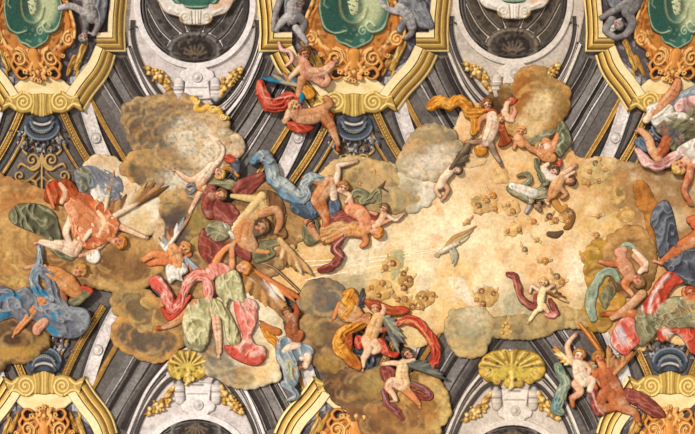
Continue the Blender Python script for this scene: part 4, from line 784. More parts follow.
p.part('pink_scarf', [sc('153,280 158,284 168,298 172,310 180,304 186,286 196,276 206,276 210,290 208,300', [4,7,6.4,5,4.6,5,6,6.6,5.6,4], 'pink', (2.4, 1.2), .7), C('154,282 158,290', 3.6, (206,66,50), .8, 2), C('174,300 178,296', 2.6, (190,60,48), .8, 1.5), C('162,306 170,316 178,312', 2.4, 'red', .7, 2), S('162,308 170,318 180,310 190,296', [1.6,3.4,2.6,1.6], (214,88,68), dz=.6)], .2)
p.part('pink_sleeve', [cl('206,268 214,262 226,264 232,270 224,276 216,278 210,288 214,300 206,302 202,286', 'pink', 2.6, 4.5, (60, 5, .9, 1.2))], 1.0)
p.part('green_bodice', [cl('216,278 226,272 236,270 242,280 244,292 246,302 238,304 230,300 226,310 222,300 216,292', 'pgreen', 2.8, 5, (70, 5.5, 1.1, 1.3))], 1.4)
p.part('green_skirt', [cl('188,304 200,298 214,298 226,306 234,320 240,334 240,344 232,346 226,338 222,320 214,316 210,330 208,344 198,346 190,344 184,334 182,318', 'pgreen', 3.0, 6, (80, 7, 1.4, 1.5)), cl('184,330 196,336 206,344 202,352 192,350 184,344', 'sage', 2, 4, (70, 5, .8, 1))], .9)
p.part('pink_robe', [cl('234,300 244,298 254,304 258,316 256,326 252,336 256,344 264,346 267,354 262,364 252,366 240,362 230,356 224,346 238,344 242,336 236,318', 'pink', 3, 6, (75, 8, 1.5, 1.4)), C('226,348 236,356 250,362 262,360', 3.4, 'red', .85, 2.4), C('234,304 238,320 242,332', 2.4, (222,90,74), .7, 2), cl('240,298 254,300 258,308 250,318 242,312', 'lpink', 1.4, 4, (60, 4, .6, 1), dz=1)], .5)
p.done()
tag(relief('fallen_wing', wing((250, 272), (284, 308), 22, [(150,104,58), (206,154,94), (120,84,50), (178,130,78)], 10, 1, seed=12)+wing((246, 266), (296, 296), 12, [(214,130,76), (196,110,60), (238,214,184)], 8, 1, seed=13)+[S('252,278 262,284 272,294 280,306', [3,4,4,2], 'white', dz=.8)], None, 5.0, .55, FRESCO, thick=3.5), 'brown and orange feathered wings spread behind the pink and green woman', 'wing')
for q, l in (('258,262 274,268 292,284 302,294', 'ochre diagonal staff crossing below the brown wings'),):
    tag(relief('wooden_staff', [S(q, [1.6,1.6,1.4], 'dslate' if 0 else (88,84,92), dz=.2), B(q, .6, .4, 'gold')], None, 4.4, .5, FRESCO, thick=3), 'dark slender staff running diagonally below the brown wings', 'staff')
# ------------------------------------------------------------------ kneeling figure lower middle
p = Person('figure with bare knees wrapped in pale blue drapery above the lower middle frame', x=290, y=350, z=5.4)
p.add(limb('292,318 292,330 294,338', [6,7,6], (150,84,52)), limb('290,336 300,334 296,342 286,350', [4.4,4.4,3.6,3], (176,96,58)), limb('284,351 292,346 298,346', [3,5,4], 'pale'), foot(283, 351, 185, 2.2, 'sienna'), limb('302,358 308,356 306,366', [3.4,4.4,3.2], 'pale'), foot(305, 366, 160, 2.2, 'brown'), limb('294,322 297,312 295,306', [3.4,3,2.2], 'rust'), hand(295, 307, -90, 2, 'rust'), limb('296,368 298,376', [3,2], 'orange'))
p.head(287, 313, 5.4, -110, .3, skin=(196,124,80), hair=(112,70,40))
p.part('blue_drapery', [cl('276,342 284,336 294,336 302,342 312,346 314,354 306,358 298,362 300,374 296,386 286,384 282,370 276,358', 'blue', 2.6, 5, (75, 6, 1.2, 1.3)), C('288,362 292,376', 2, (190,180,130), .7, 2), sc('284,384 292,390 296,396 288,400', [4,4,3,2], 'blue')], -.4)
p.part('wing', wing((276, 330), (262, 322), 6, ['amber', 'brown', 'tan'], 5, -1)+[S('278,332 270,330 263,326', [4,4.6,3.6], (190,116,56), dz=.6)]+wing((288, 322), (268, 298), 10, [(140,108,66), 'slate', 'white', 'brown'], 7, 1, seed=15), -.6)
p.part('purple_scarf', [sc('278,348 274,340 268,336 264,326', [3,4,5,3.4], 'amber')], -.2)
p.done()
# ------------------------------------------------------------------ top middle putti
p = Person('upside-down bronze-skinned putto clinging to the upper middle gilt frame', x=310, y=76, z=6.6)
p.add(limb('304,64 308,73 318,74', [6,8,7], (206,140,110)), limb('318,74 326,70 332,64', [6,5,3.6], 'rose'), foot(333, 64, -40, 2.2, 'rose'), limb('316,78 324,84 328,80 325,74', [5,4,3.4,2.6], 'rose'), limb('302,66 296,72 290,78', [4,3.2,2.4], 'skin'), limb('306,64 300,56 304,50', [3.6,3,2.4], (206,140,110)), hand(290, 78, 150, 2, 'skin'), limb('302,80 300,88 298,96', [5,4,3], 'tan'))
p.head(305, 54, 5.6, -100, .3, skin=(206,146,108), hair=(122,74,44))
p.part('wing', wing((300, 86), (270, 80), 9, [(180,164,130), (84,96,98), 'bblue', 'tan', 'slate'], 8, 1, seed=20), -.4)
p.part('pink_ribbon', [S('279,43 282,50 290,52 292,60 286,66', [1.6,2.4,2,2.2,1.4], 'lpink')], .2); p.part('blue_ribbon', [S('300,90 302,98 298,104', [2,3,2], 'bblue')], .2)
p.part('gold_cloth', [cl('300,84 310,86 316,94 310,100 302,96', 'amber', 2, 4, (50, 4, .7, 1))], -.6)
p.done()
p = Person('crouching putto seen from behind with billowing red drapery at left', x=308, y=114, z=6.2)
p.add(limb('294,110 300,116 312,116 322,112', [7,8,8.5,7], (206,150,108)), limb('290,112 287,118 285,122', [4.6,3.6,2.6], 'skin'), hand(286, 121, 190, 2), limb('322,114 330,124 334,134 338,144', [6.4,5,4,2.6], (196,128,80)), foot(337, 145, 80, 2.4, 'red'), limb('324,108 330,104 326,98', [4.4,4,3], 'tan'))
p.head(296, 107, 6.6, 200, .2, skin=(226,178,138), hair=(212,170,120), seed=8)
p.part('red_drapery', [sc('260,84 262,92 270,104 282,104 290,98 300,102', [5,6.5,7,7.5,6,4], 'red', (2.2, 1.3), .65), B('262,88 266,98 280,98 292,96', .9, 1, 'lpink'), cl('286,120 296,122 308,124 314,128 304,134 294,132 288,128', 'red', 2.4, 4, (20, 5, .8, 1)), cl('318,116 330,112 334,122 326,128', 'red', 1.8, 3, (30, 4, .6, 1))], -.8)
p.done()
# ------------------------------------------------------------------ blue draped flyer
p = Person('flying figure with raised pale arm and great swirl of light blue drapery', x=328, y=190, z=5.8)
p.add(limb('330,182 324,190 318,200', [6.5,8,8], (206,150,104)), limb('336,182 338,172 338,166 346,164 354,162', [3.8,3.2,3,2.6,2], 'pale'), hand(354, 162, -25, 2.1, 'pale'), limb('328,180 332,188 334,198', [4,5,4], 'pale'), limb('318,198 322,208 326,216', [7.5,6.4,5], (190,110,62)), limb('327,214 326,224 324,234', [4.6,4,2.8], 'sienna'), foot(323, 235, 130, 2.2, 'sienna'), limb('340,190 350,196 346,202', [3,3,2.2], 'skin'), limb('322,184 312,180 304,178', [4,3.4,2.6], (190,128,84)))
p.head(343, 188, 6, -70, .2, skin='skin', hair=(176,116,60))
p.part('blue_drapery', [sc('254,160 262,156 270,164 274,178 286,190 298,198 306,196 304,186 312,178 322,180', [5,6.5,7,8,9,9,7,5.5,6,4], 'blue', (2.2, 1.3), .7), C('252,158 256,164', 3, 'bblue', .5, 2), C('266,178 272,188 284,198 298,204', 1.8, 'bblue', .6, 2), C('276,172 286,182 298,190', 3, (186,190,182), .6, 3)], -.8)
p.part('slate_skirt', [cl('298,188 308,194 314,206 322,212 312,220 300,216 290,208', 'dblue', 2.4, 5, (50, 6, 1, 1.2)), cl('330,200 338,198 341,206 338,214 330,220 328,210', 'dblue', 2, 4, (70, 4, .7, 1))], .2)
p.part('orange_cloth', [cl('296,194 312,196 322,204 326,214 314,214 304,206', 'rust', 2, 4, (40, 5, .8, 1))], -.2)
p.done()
p = Person('orange-skinned figure seen from behind bending over, holding a twisted maroon scarf', x=358, y=220, z=5.4)
p.add(limb('350,210 358,212 364,218 366,228', [6.4,8,7.6,6.4], (228,146,104)), limb('352,210 351,202 350,196', [3.8,3.2,2.6], 'rose'), hand(350, 197, -95, 2, 'skin'), limb('366,220 378,224 390,220', [3.6,3,2], 'rose'), hand(390, 220, -20, 1.9, 'skin'), limb('362,232 350,230 338,234 328,240', [6.4,7,6,4], (224,160,98)), limb('364,234 366,242 362,246', [4.4,3.6,2.6], 'orange'), foot(327, 241, 160, 2, 'orange'))
p.head(376, 232, 6, 20, .5, skin=(232,150,84), hair=(222,140,58))
p.part('pink_wrap', [cl('330,216 342,210 352,216 362,220 352,224 338,222 328,232 324,226', 'maroon', 2, 4, (-20, 5, .7, 1)), cl('320,228 332,222 348,220 360,222 358,232 346,236 332,238 322,242', 'tan', 2.2, 5, (-15, 6, .8, 1))], .8)
p.part('maroon_scarf', [sc('344,232 340,240 334,248 340,256 334,264 326,268 320,270', [3.6,5,4.6,5,4.6,4.4,3], 'maroon', (1.6, .9), .7), B('346,236 334,248 344,258', .8, .8, 'lpink')], .4)
p.done()
for a in ((384, 209, 5, -70, .3, 'lower right of the scrolling cloud, in white cap', 'hair'), (345, 190, 0, 0, 0, '', ''),):
    if not a[2]: continue
    p = Person('small putto with dark tousled hair and thin arms beside the orange-skinned figure', x=388, y=214, z=5.2, g=.45)
    p.add(limb('384,214 380,222 374,226', [3.6,4.2,3.4], 'skin'), limb('388,216 396,220 403,214', [2.4,2,1.4], 'pale'), hand(403, 214, -30, 1.5, 'pale'), limb('376,214 370,212', [2.4,1.8], 'rose')); p.head(384, 209, 4.8, -60, .3, skin='pale', hair=(130,92,60)); p.part('red_cloth', [cl('368,214 380,216 388,222 378,226 368,222', 'maroon', 1.6, 3, (10, 4, .5, 1))], -.3); p.done()
p = Person('shadowy putto peeping from olive drapery under the figure in slate skirt', x=314, y=228, z=4.6, g=.5)
p.add(limb('308,222 312,230 318,238', [4,4.4,3.4], 'tan'), limb('306,222 312,226', [2.6,2], 'orange')); p.head(311, 225, 4.6, -120, 0, skin=(206,140,100), hair='dhair')
p.part('olive_cloth', [cl('303,226 310,218 318,220 320,232 318,242 308,246 302,238', 'olive', 2, 4, (70, 5, .7, 1))], -.6); p.done()
tag(relief('olive_drapery', [sc('352,196 358,192 366,196 362,202 372,198 378,192 380,202', [4,5,5,4.4,5,4.4,3], 'sage', (2, .9), .7)], None, 4.4, .5, FRESCO), 'olive scalloped drapery fluttering on the tan cloud below upper middle medallion', 'drapery')
tag(relief('bird', [S('376,190 382,186 386,180', [1.6,2,.8], 'umber'), S('382,188 388,192', [1.4,.6], 'dhair'), S('378,192 380,200', [1,.8], 'umber'), S('376,191', 1.2, 'umber') if 0 else S([(375.5, 190)], 1.2, 'umber')], None, 5, .4, FRESCO), 'tiny brown bird-like shape with lifted wing above olive drapery', 'bird')
# ------------------------------------------------------------------ upper right angels
p = Person('pale-chested angel with long amber scarf flying left, below the upper right lunette', x=490, y=125, z=5.2)
p.add(limb('492,116 493,124 490,134 486,142', [6,7.4,7,5], 'pale'), limb('488,140 478,142 468,142', [4,3,2], (150,124,98)), limb('490,142 494,152 500,162', [4,3,2], (130,116,100)), limb('486,142 482,146', [3.6,3], 'rose'), limb('486,116 480,120 478,130', [3.4,3,2.4], 'orange'), foot(500, 162, 65, 1.8, 'grey'), hand(468, 142, 180, 1.8, 'tan'))
p.head(487, 105, 5.2, -110, .2, skin='skin', hair=(150,84,50))
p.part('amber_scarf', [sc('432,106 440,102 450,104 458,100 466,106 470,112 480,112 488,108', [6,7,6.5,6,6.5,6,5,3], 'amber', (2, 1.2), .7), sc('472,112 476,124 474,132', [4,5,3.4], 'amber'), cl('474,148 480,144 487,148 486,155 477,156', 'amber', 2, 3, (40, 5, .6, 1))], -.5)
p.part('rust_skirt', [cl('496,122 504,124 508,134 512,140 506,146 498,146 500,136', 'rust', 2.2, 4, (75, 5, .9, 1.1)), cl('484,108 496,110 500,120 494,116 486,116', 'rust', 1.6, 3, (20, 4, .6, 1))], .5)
p.done()
p = Person('small rosy putto climbing on the dark brown cloud wedge', x=508, y=106, z=5.8, g=.48)
p.add(limb('504,112 508,118 512,120', [3.4,4.2,3.4], 'skin'), limb('506,110 507,104 511,100', [3.4,3,2.4], 'skin'), foot(511, 100, -30, 1.8, 'red'), limb('512,118 515,112 514,108', [3,2.6,2], 'rose')); p.head(502, 118, 4.4, 160, .2, skin='skin', hair='hair'); p.part('red_cloth', [cl('506,100 512,98 518,99 514,104 508,105', 'red', 1.4, 2, (0, 3, .4, 1))], .4); p.done()
p = Person('faint orange putto head and shoulders beside the rust skirt', x=520, y=136, z=4.6, g=.5)
p.add(limb('518,138 522,144', [5,4.6], (232,160,104)), limb('516,142 514,148', [2.6,2], 'orange')); p.head(521, 132, 5.2, -80, -.2, skin=(236,172,118), hair=(222,156,94)); p.done()
p = Person('small dark-winged putto clinging under the egg-shaped cloud', x=446, y=176, z=5.4, g=.48)
p.add(limb('450,172 444,178 440,186', [4,4.8,4], 'pale'), limb('440,184 436,190 440,196', [3.2,2.6,2], 'skin'), limb('444,184 448,190 444,198', [3.2,2.6,2], 'tan'), foot(444, 198, 140, 1.6, 'skin'), limb('446,172 450,166', [2.4,1.8], 'skin')); p.head(457, 170, 4.4, 10, .2, skin='pale', hair=(90,70,54))
p.part('wing', wing((450, 170), (468, 144), 9, [(104,88,70), (140,120,92), (76,66,56)], 8, 1, seed=31), -.6); p.done()
p = Person('reclining orange-bodied angel in deep green drapery at upper right of the glow', x=552, y=150, z=5.0)
p.add(limb('540,150 546,156 552,158', [6,6.5,5], (216,150,92)), limb('546,142 550,150', [5,5], 'orange'), S([(547, 146)], 4, 'white', dz=1.4), limb('552,150 556,140 560,130', [4,3.4,2.6], 'orange'), hand(560, 130, -60, 1.9, 'rose'), limb('540,152 530,148 526,142', [4,3.4,2.6], 'tan'))
p.head(541, 147, 5, 200, .3, skin='pale', hair=(196,150,92))
p.part('green_drapery', [cl('556,128 562,120 568,128 572,142 566,152 560,158 554,150 558,140', 'green', 2.4, 4.5, (60, 6, 1.1, 1.3)), B('558,146 564,140 562,134', 1.4, 1, 'lgreen'), cl('528,140 540,132 550,128 556,132 546,140 534,146', 'sage', 1.8, 3.5, (-25, 5, .7, 1)), cl('536,162 541,158 540,168 548,176 544,184 538,178', 'green', 1.8, 3, (70, 4, .8, 1))], .3)
p.done()
p = Person('curled white putto in green wrap and red sash looking out, in upper right group', x=548, y=174, z=5.6, g=.48)
p.add(limb('544,170 548,176 554,178', [4,5,4.4], 'white'), limb('556,176 566,172 574,166', [3.4,3,2], 'skin'), hand(574, 166, -30, 1.8), limb('542,168 548,164', [3,2.4], 'pale')); p.head(554, 172, 4.8, -30, 0, skin='pale', hair='dhair')
p.part('red_sash', [cl('556,162 562,160 562,166 557,167', 'red', 1.2, 1.6, (0, 3, .3, 1))], .6); p.part('green_wrap', [sc('536,160 538,168 544,174 548,182 542,186', [2.6,3,3.4,3,2], 'green')], .4); p.done()
p = Person('dark-haired putto with round orange back at right of the green group', x=562, y=184, z=5.4, g=.48)
p.add(limb('560,178 556,186 552,194', [5.6,6.6,5], (222,164,108)), limb('552,194 548,200', [3.6,2.6], 'orange'), limb('560,188 566,194 562,198', [3,2.6,2], 'tan'), foot(548, 200, 150, 1.6, 'orange'), limb('564,178 574,172', [2.6,2], 'skin')); p.head(570, 181, 5, -10, .4, skin='tan', hair='dhair'); p.done()
p = Person('two-toned sage and white draped body floating below the green group, feet left', x=526, y=190, z=5.0, g=.5)
p.add(limb('512,186 522,190 534,194', [4,6,6], 'white'), limb('534,194 544,192', [5,4], 'sage'), limb('526,196 530,204 526,212', [3,2.6,1.8], 'lgrey'), limb('544,196 548,204', [3,2], 'skin')); p.head(530, 200, 4, 60, .2, skin='pale', hair='olive')
p.part('sage_drapery', [cl('506,188 512,184 524,186 532,190 542,186 550,192 546,202 536,200 526,202 518,198 510,194', 'sage', 2.4, 4, (20, 6, 1, 1.3)), sc('524,184 530,180 526,174 518,176', [2.4,3,2.4,1.6], 'sage')], .2); p.done()
p = Person('tiny dark-faced putto head under the sage draped body', x=539, y=205, z=5.4, g=.42)
p.add(limb('536,206 540,210', [2.6,2.2], 'olive')); p.head(539, 204, 4, -90, 0, skin='lolive', hair='black'); p.done()
# ------------------------------------------------------------------ dove
t = thing('dove', 'dove with long outstretched ochre and grey wings at centre of glow', 'bird', 448, 240, 4.2)
relief('dove_body', [S('441,252 448,248 456,244', [2.4,3.2,2.4], (214,200,172)), S([(459, 243)], 2, (232,222,200), dz=.4), S('460,243 463,242', [.8,.3], 'ochre'), C([(459.6, 242.4)], .4, 'black'), B('444,250 452,246', 1, .5, 'white')], t, 4.6, .4, FRESCO)
relief('wing', [S(q, [2, 2.6, 1.6, .5], c, hf=.6, dz=d) for q, c, d in (('446,247 454,238 466,232 476,226', (190,150,92), .6), ('447,248 456,241 466,235 473,230', (206,176,126), .3), ('448,249 456,244 464,240 469,236', (222,200,160), 0))], t, 4.4, .4, FRESCO)
relief('wing', [S(q, [1.6, 2.4, 1.6, .5], c, hf=.6, dz=d) for q, c, d in (('453,247 456,254 456,260 454,266', (176,166,136), .5), ('450,249 452,254 453,259 452,263', (196,186,158), .2))], t, 4.3, .4, FRESCO)
relief('tail', [S([(442, 251), (435+i, 255+i*.6)], [1.4, 1.0], (196,176,136), hf=.5) for i in range(4)], t, 4.0, .4, FRESCO)
# ------------------------------------------------------------------ cherub heads in the glow
CH = [(478,206,'olive','beside tallest amber puff, topmost left of the cloudburst'),(486,201,'ochre',''),(480,213,'sand',''),(512,212,'ochre',''),(508,205,'sand',''),(508,231,'sand',''),(518,230,'ochre',''),(533,222,'amber',''),(550,217,'umber',''),(556,221,'ochre',''),(570,214,'olive',''),(567,222,'ochre',''),(494,209,'amber',''),(492,196,'amber',''),(596,164,'olive',''),(590,172,'ochre',''),(598,180,'sand',''),(604,170,'sand',''),(588,184,'ochre',''),(524,250,'olive',''),(556,277,'olive',''),(562,283,'ochre',''),(404,274,'dochre',''),(410,280,'dochre',''),(403,288,'dochre',''),(425,299,'dochre',''),(432,295,'ochre',''),(413,307,'dochre',''),(422,308,'ochre',''),(405,300,'ochre',''),(482,292,'dochre',''),(494,294,'dochre',''),(482,304,'dochre',''),(476,300,'ochre',''),(372,288,'ochre',''),(382,284,'ochre',''),(378,296,'dochre',''),(390,292,'sand',''),(392,264,'dochre',''),(386,268,'ochre',''),(397,300,'ochre',''),(366,300,'sand',''),(545,262,'ochre',''),(598,216,'sand',''),(468,222,'sand',''),(372,172,'sand',''),(360,184,'ochre',''),(536,240,'sand','') ,(585,258,'ochre',''),(596,236,'ochre',''),(300,238,'sand',''),(292,248,'sand',''),(305,228,'sand','')]
rnd = random.Random(5)
for i, (x, y, c, _) in enumerate(CH):
    if (x, y) in ((300,238),(292,248),(305,228)): w = 'left of the olive-cloaked putto'
    elif x > 583 and y < 190: w = 'pale cluster at far upper right of glow'
    elif x < 400 and y > 255: w = 'in the dense lower left cluster of the glow'
    elif x < 436 and y > 255: w = 'in the brown clumps below the dove tail'
    elif x < 500 and y > 280: w = 'in the dark clump above the greenish round cloud'
    elif y < 225 and x < 520 and x > 460: w = 'in the scattered group above the dove'
    elif y < 225 and x > 520: w = 'below the green draped group'
    elif x < 400: w = 'on the tan cloud below upper middle medallion'
    elif y > 255: w = 'right of the pink-scarfed putto'
    else: w = 'in the open glow right of the dove'
    r = rnd.uniform(2.5, 3.3); up = rnd.uniform(-150, -30)
    t = thing('cherub_head', 'small bodiless winged cherub head, %s' % w, 'cherub', x, y, 4, 'cherub heads ' + w)
    b, h = head(x, y, r, up, rnd.uniform(-.5, .5), skin=(226,184,124) if c != 'umber' else (190,160,120), hair=c, seed=i, ink=(140,92,50))
    relief('face', b, t, 3.8, .42, FRESCO, thick=2, contour=.35, ccol=(170,124,74)); relief('hair', h, t, 3.9, .42, FRESCO, thick=2, contour=.3, ccol=(150,108,60))
    vx, vy = _v(up+90)
    for s in (1, -1): relief('wing', [S([(x+vx*s*r*.9, y+vy*s*r*.9), (x+vx*s*r*2, y+vy*s*r*2-1), (x+vx*s*r*2.4, y+vy*s*r*2.4-3+s)], [1.2, 1.4, .4], (222,196,146) if i % 2 else (190,160,104), hf=.6)], t, 3.5, .45, FRESCO, thick=2, contour=.5, ccol=(160,120,70))
for i, q in enumerate(('552,196 556,204 562,210 566,206', '568,210 572,216 569,226 565,228', '549,234 556,235 562,232', '596,262 598,252 604,246', '486,204 490,210')):
    tag(relief('cloud', [S(q, [3, 4.2, 3.6, 2], ['ochre', 'dochre', 'umber', 'dochre', 'lolive'][i], hf=.6)], None, 3.2, .6, CLOUD, thick=2), ['mustard cloud trail left of the brown curl, under the dark-haired putto', 'brown curled cloud tail right of the glow centre', 'thin dark streak of cloud in the open glow', 'small brown cloud tuft at the edge of the mint scarf', 'grey-olive cloud scrap above the dove'][i], 'cloud')

for i, (x, y, r, c, w) in enumerate(((484,204,11,(206,164,100),'above the dove'), (512,208,9,(226,184,120),'above and right of the dove'), (512,230,8,(226,180,112),'just right of the dove wing'), (533,223,5,(228,172,96),'bright orange, in the open glow'), (568,216,8,(196,148,86),'beside the brown curl'), (596,172,12,(206,176,116),'at far upper right of glow'), (556,282,8,(206,166,108),'right of the pink-scarfed putto'), (406,282,8,(190,142,78),'lower left of the dove tail'), (426,298,10,(186,140,72),'between dove and red scarf'), (408,304,9,(200,154,84),'just above the red scarf'), (486,296,12,(190,148,86),'above the greenish round cloud'), (378,290,13,(206,162,90),'right of the round grey cloud'), (392,264,9,(206,170,106),'under the rays of light'), (466,312,8,(226,184,112),'over the greenish round cloud'), (500,176,10,(230,186,124),'left of the sage draped body'), (474,160,10,(226,190,140),'under the amber-scarfed angel'), (616,196,10,(206,160,90),'right of the pale cherub cluster'), (625,215,9,(198,150,84),'above the brown cloud dome'))):
    rr = random.Random(i); q = [(x+r*rr.uniform(.75, 1.25)*math.cos(a), y+r*rr.uniform(.6, .95)*math.sin(a)) for a in np.linspace(0, 5.6, 9)]
    cloud('cloud', 'small fluffy ochre cloud puff holding cherub heads, %s' % w if i < 13 else 'small faint ochre cloud puff, %s' % w, q, c, z=2.8, H=1.6, R=4, puff=(5, .8), edge=1.6, mott=(3, (236,206,156), .5, .0), contour=.15, g=.7)
# ------------------------------------------------------------------ pink scarf putto
p = Person('cream-skinned putto with curling dusty pink scarf below the glow', x=540, y=296, z=5.2, g=.5)
p.add(limb('543,290 541,298 540,308', [3.6,4.4,4], 'cream'), limb('540,306 534,314 530,320', [3.4,2.6,2], 'cream'), foot(530, 320, 130, 1.7, 'sand'), limb('544,306 548,312', [3.2,2.4], 'skin'), limb('538,290 532,286 530,292', [2.4,2,1.6], 'pale'), limb('546,290 552,286', [2.4,1.8], 'skin'), hand(552, 286, -30, 1.6, 'skin')); p.head(543, 283, 4.4, -80, .1, skin='cream', hair='sand')
p.part('pink_scarf', [sc('508,274 514,276 518,286 520,296 528,304 536,306 536,296', [2.4,3.6,3.4,3.6,4,3.4,2.4], 'maroon', (1.6, .8), .7), B('509,276 516,284 518,296 526,304', 1.4, .6, (214,140,116), .8), sc('550,300 554,308 558,314', [2,3,2], 'maroon'), cl('544,314 552,312 558,310 556,318 548,318', 'pink', 1.4, 2, (0, 3, .3, 1))], -.3)
p.part('wing', wing((548, 292), (564, 300), 5, ['dochre', 'sand', 'umber'], 5, -1, seed=3), -.5); p.done()
# ------------------------------------------------------------------ upper right big angel
p = Person('large upside-down angel in white and dark grey tunic at the right edge', x=668, y=130, z=6.0)
p.add(limb('678,138 672,132 662,128', [8,9,7], (92,90,86)), limb('678,82 674,92 664,104 652,116', [4,6,6,5], (206,138,96)), limb('650,116 646,120', [5,4], 'pale'), limb('640,130 648,138 652,150 658,158', [3,4.6,5,5], (226,170,124)), foot(641, 129, 150, 2.6, 'rose'), limb('658,156 664,148 668,138', [5,6,6], (178,92,54)), limb('686,160 694,164', [5,5], 'rose'), limb('691,166 688,180 684,190 690,202', [4.6,4.4,3.6,2.6], (190,104,62)), hand(689, 201, 50, 2.6, 'rose'), foot(677, 83, -100, 2.4, 'brown'))
p.head(680, 166, 7.4, 130, .4, skin=(228,166,116), hair='blond')
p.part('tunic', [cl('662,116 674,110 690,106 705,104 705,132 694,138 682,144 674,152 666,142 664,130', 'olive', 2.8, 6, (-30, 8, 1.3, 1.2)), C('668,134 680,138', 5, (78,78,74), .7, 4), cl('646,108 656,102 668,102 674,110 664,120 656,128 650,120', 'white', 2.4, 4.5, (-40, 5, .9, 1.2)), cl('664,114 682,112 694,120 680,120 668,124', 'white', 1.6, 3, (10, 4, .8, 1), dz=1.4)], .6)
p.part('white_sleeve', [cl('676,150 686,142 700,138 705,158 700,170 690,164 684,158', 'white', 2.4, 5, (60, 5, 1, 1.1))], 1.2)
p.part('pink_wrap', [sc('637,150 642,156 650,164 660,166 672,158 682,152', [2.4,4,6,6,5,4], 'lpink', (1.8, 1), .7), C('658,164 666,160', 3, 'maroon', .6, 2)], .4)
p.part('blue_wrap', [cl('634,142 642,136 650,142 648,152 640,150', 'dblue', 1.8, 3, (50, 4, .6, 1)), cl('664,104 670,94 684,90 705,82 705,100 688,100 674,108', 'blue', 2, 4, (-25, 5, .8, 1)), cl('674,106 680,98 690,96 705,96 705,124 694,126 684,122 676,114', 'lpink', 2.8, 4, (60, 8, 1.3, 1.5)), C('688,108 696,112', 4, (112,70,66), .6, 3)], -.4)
p.done()
# ------------------------------------------------------------------ slate drapery figure
p = Person('seated figure in slate blue drapery with bare orange leg at the right edge', x=680, y=250, z=5.6)
p.add(limb('705,232 694,240 682,246 670,256 662,262', [9,8,6.4,5,3.4], (190,108,62)), foot(660, 263, 200, 3, 'rose'), limb('705,222 696,224', [8,6], (204,98,56)), limb('690,220 700,218', [4,5], (206,112,66)))
p.part('upright_drapery', [cl('650,222 654,208 664,200 670,204 675,220 678,238 680,252 672,250 660,258 656,244 654,232', 'slate', 3.2, 7, (-62, 10, 1.8, 1.4))], -.4)
p.part('lap_drapery', [cl('662,262 674,256 686,250 705,246 705,290 692,286 678,282 670,274', 'slate', 3, 6, (25, 9, 1.5, 1.5))], .4)
p.part('dark_shadow_cloth', [cl('684,240 705,232 705,250 688,252 680,250', 'slate', 1.6, 4, (-20, 6, .7, 1)), sc('692,222 705,214', [2.4,3], 'slate')], -.6); p.done()
p = Person('tumbling putto with dark curly hair hanging down beside the mint scarf', x=626, y=265, z=5.6, g=.52)
p.add(limb('622,262 626,268 630,276', [7,8,6.4], (206,142,104)), limb('618,264 610,264 602,262', [4,3.4,2.4], (196,116,72)), hand(602, 262, 185, 2, 'orange'), limb('622,256 618,252 624,250', [5,4.4,4], 'rose'), limb('630,278 624,284 632,294', [4.4,3.4,2.6], 'orange'), hand(632, 294, 70, 2.2, 'red'), limb('634,256 640,262 646,270', [3,3,2.6], 'rose'), limb('640,272 646,264 640,256 634,250', [3,3.4,3,2.2], 'pale'), limb('628,280 626,288', [4,3], 'sienna'))
p.head(638, 281, 6.4, 40, -.6, skin='rose', hair=(128,100,60), seed=9)
p.part('mint_scarf', [sc('593,318 590,304 594,288 602,274 612,272 618,280', [5,6,5.6,5,4.4,3], 'mint', (1.4, .8), .6), sc('620,254 624,246 632,246 636,252', [3,3.6,3,2], 'mint')], -.6)
p.done()
tag(relief('brown_drapery', [cl('598,300 604,288 612,280 618,286 614,298 606,310', 'olive', 2.2, 4, (60, 5, .8, 1))], None, 4.6, .55, FRESCO), 'crumpled brown drapery inside the curve of the mint scarf', 'drapery')
p = Person('red and white caped figure with olive robe sprawled along the lower right cloud', x=660, y=310, z=6.0)
p.add(sc('700,308 684,308 670,314 660,322', [10,12,12,8], 'sage', (2, 1.4), .35), limb('642,294 632,304 622,312 612,318', [5,5,4.4,3], (206,158,116)), limb('634,314 620,314 608,314', [5,4,2.8], 'sienna'), foot(608, 315, 185, 2.6, 'rust'), limb('686,292 692,298 700,300', [5,7,8], (206,120,70)), limb('664,328 667,338', [3.4,3], 'rose'))
p.head(691, 293, 6, -120, .2, skin=(222,140,92), hair=(160,70,40))
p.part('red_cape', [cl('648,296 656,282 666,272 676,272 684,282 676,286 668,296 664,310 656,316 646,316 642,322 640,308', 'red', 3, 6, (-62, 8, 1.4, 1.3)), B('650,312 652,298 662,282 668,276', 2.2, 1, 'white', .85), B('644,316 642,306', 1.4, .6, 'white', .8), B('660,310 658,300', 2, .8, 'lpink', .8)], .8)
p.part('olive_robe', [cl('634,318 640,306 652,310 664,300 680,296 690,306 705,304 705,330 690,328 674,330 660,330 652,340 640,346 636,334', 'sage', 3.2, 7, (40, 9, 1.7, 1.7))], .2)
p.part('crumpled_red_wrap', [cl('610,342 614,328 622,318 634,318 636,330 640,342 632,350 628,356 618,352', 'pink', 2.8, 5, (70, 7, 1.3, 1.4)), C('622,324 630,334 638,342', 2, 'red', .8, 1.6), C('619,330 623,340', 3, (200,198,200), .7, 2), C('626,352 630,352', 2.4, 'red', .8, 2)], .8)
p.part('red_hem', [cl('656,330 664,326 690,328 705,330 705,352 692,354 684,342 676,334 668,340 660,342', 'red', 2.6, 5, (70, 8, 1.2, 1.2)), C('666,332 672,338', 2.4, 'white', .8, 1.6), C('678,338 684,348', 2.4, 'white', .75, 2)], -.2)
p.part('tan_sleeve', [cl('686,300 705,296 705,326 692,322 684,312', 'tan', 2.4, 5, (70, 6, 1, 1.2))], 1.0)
p.done()
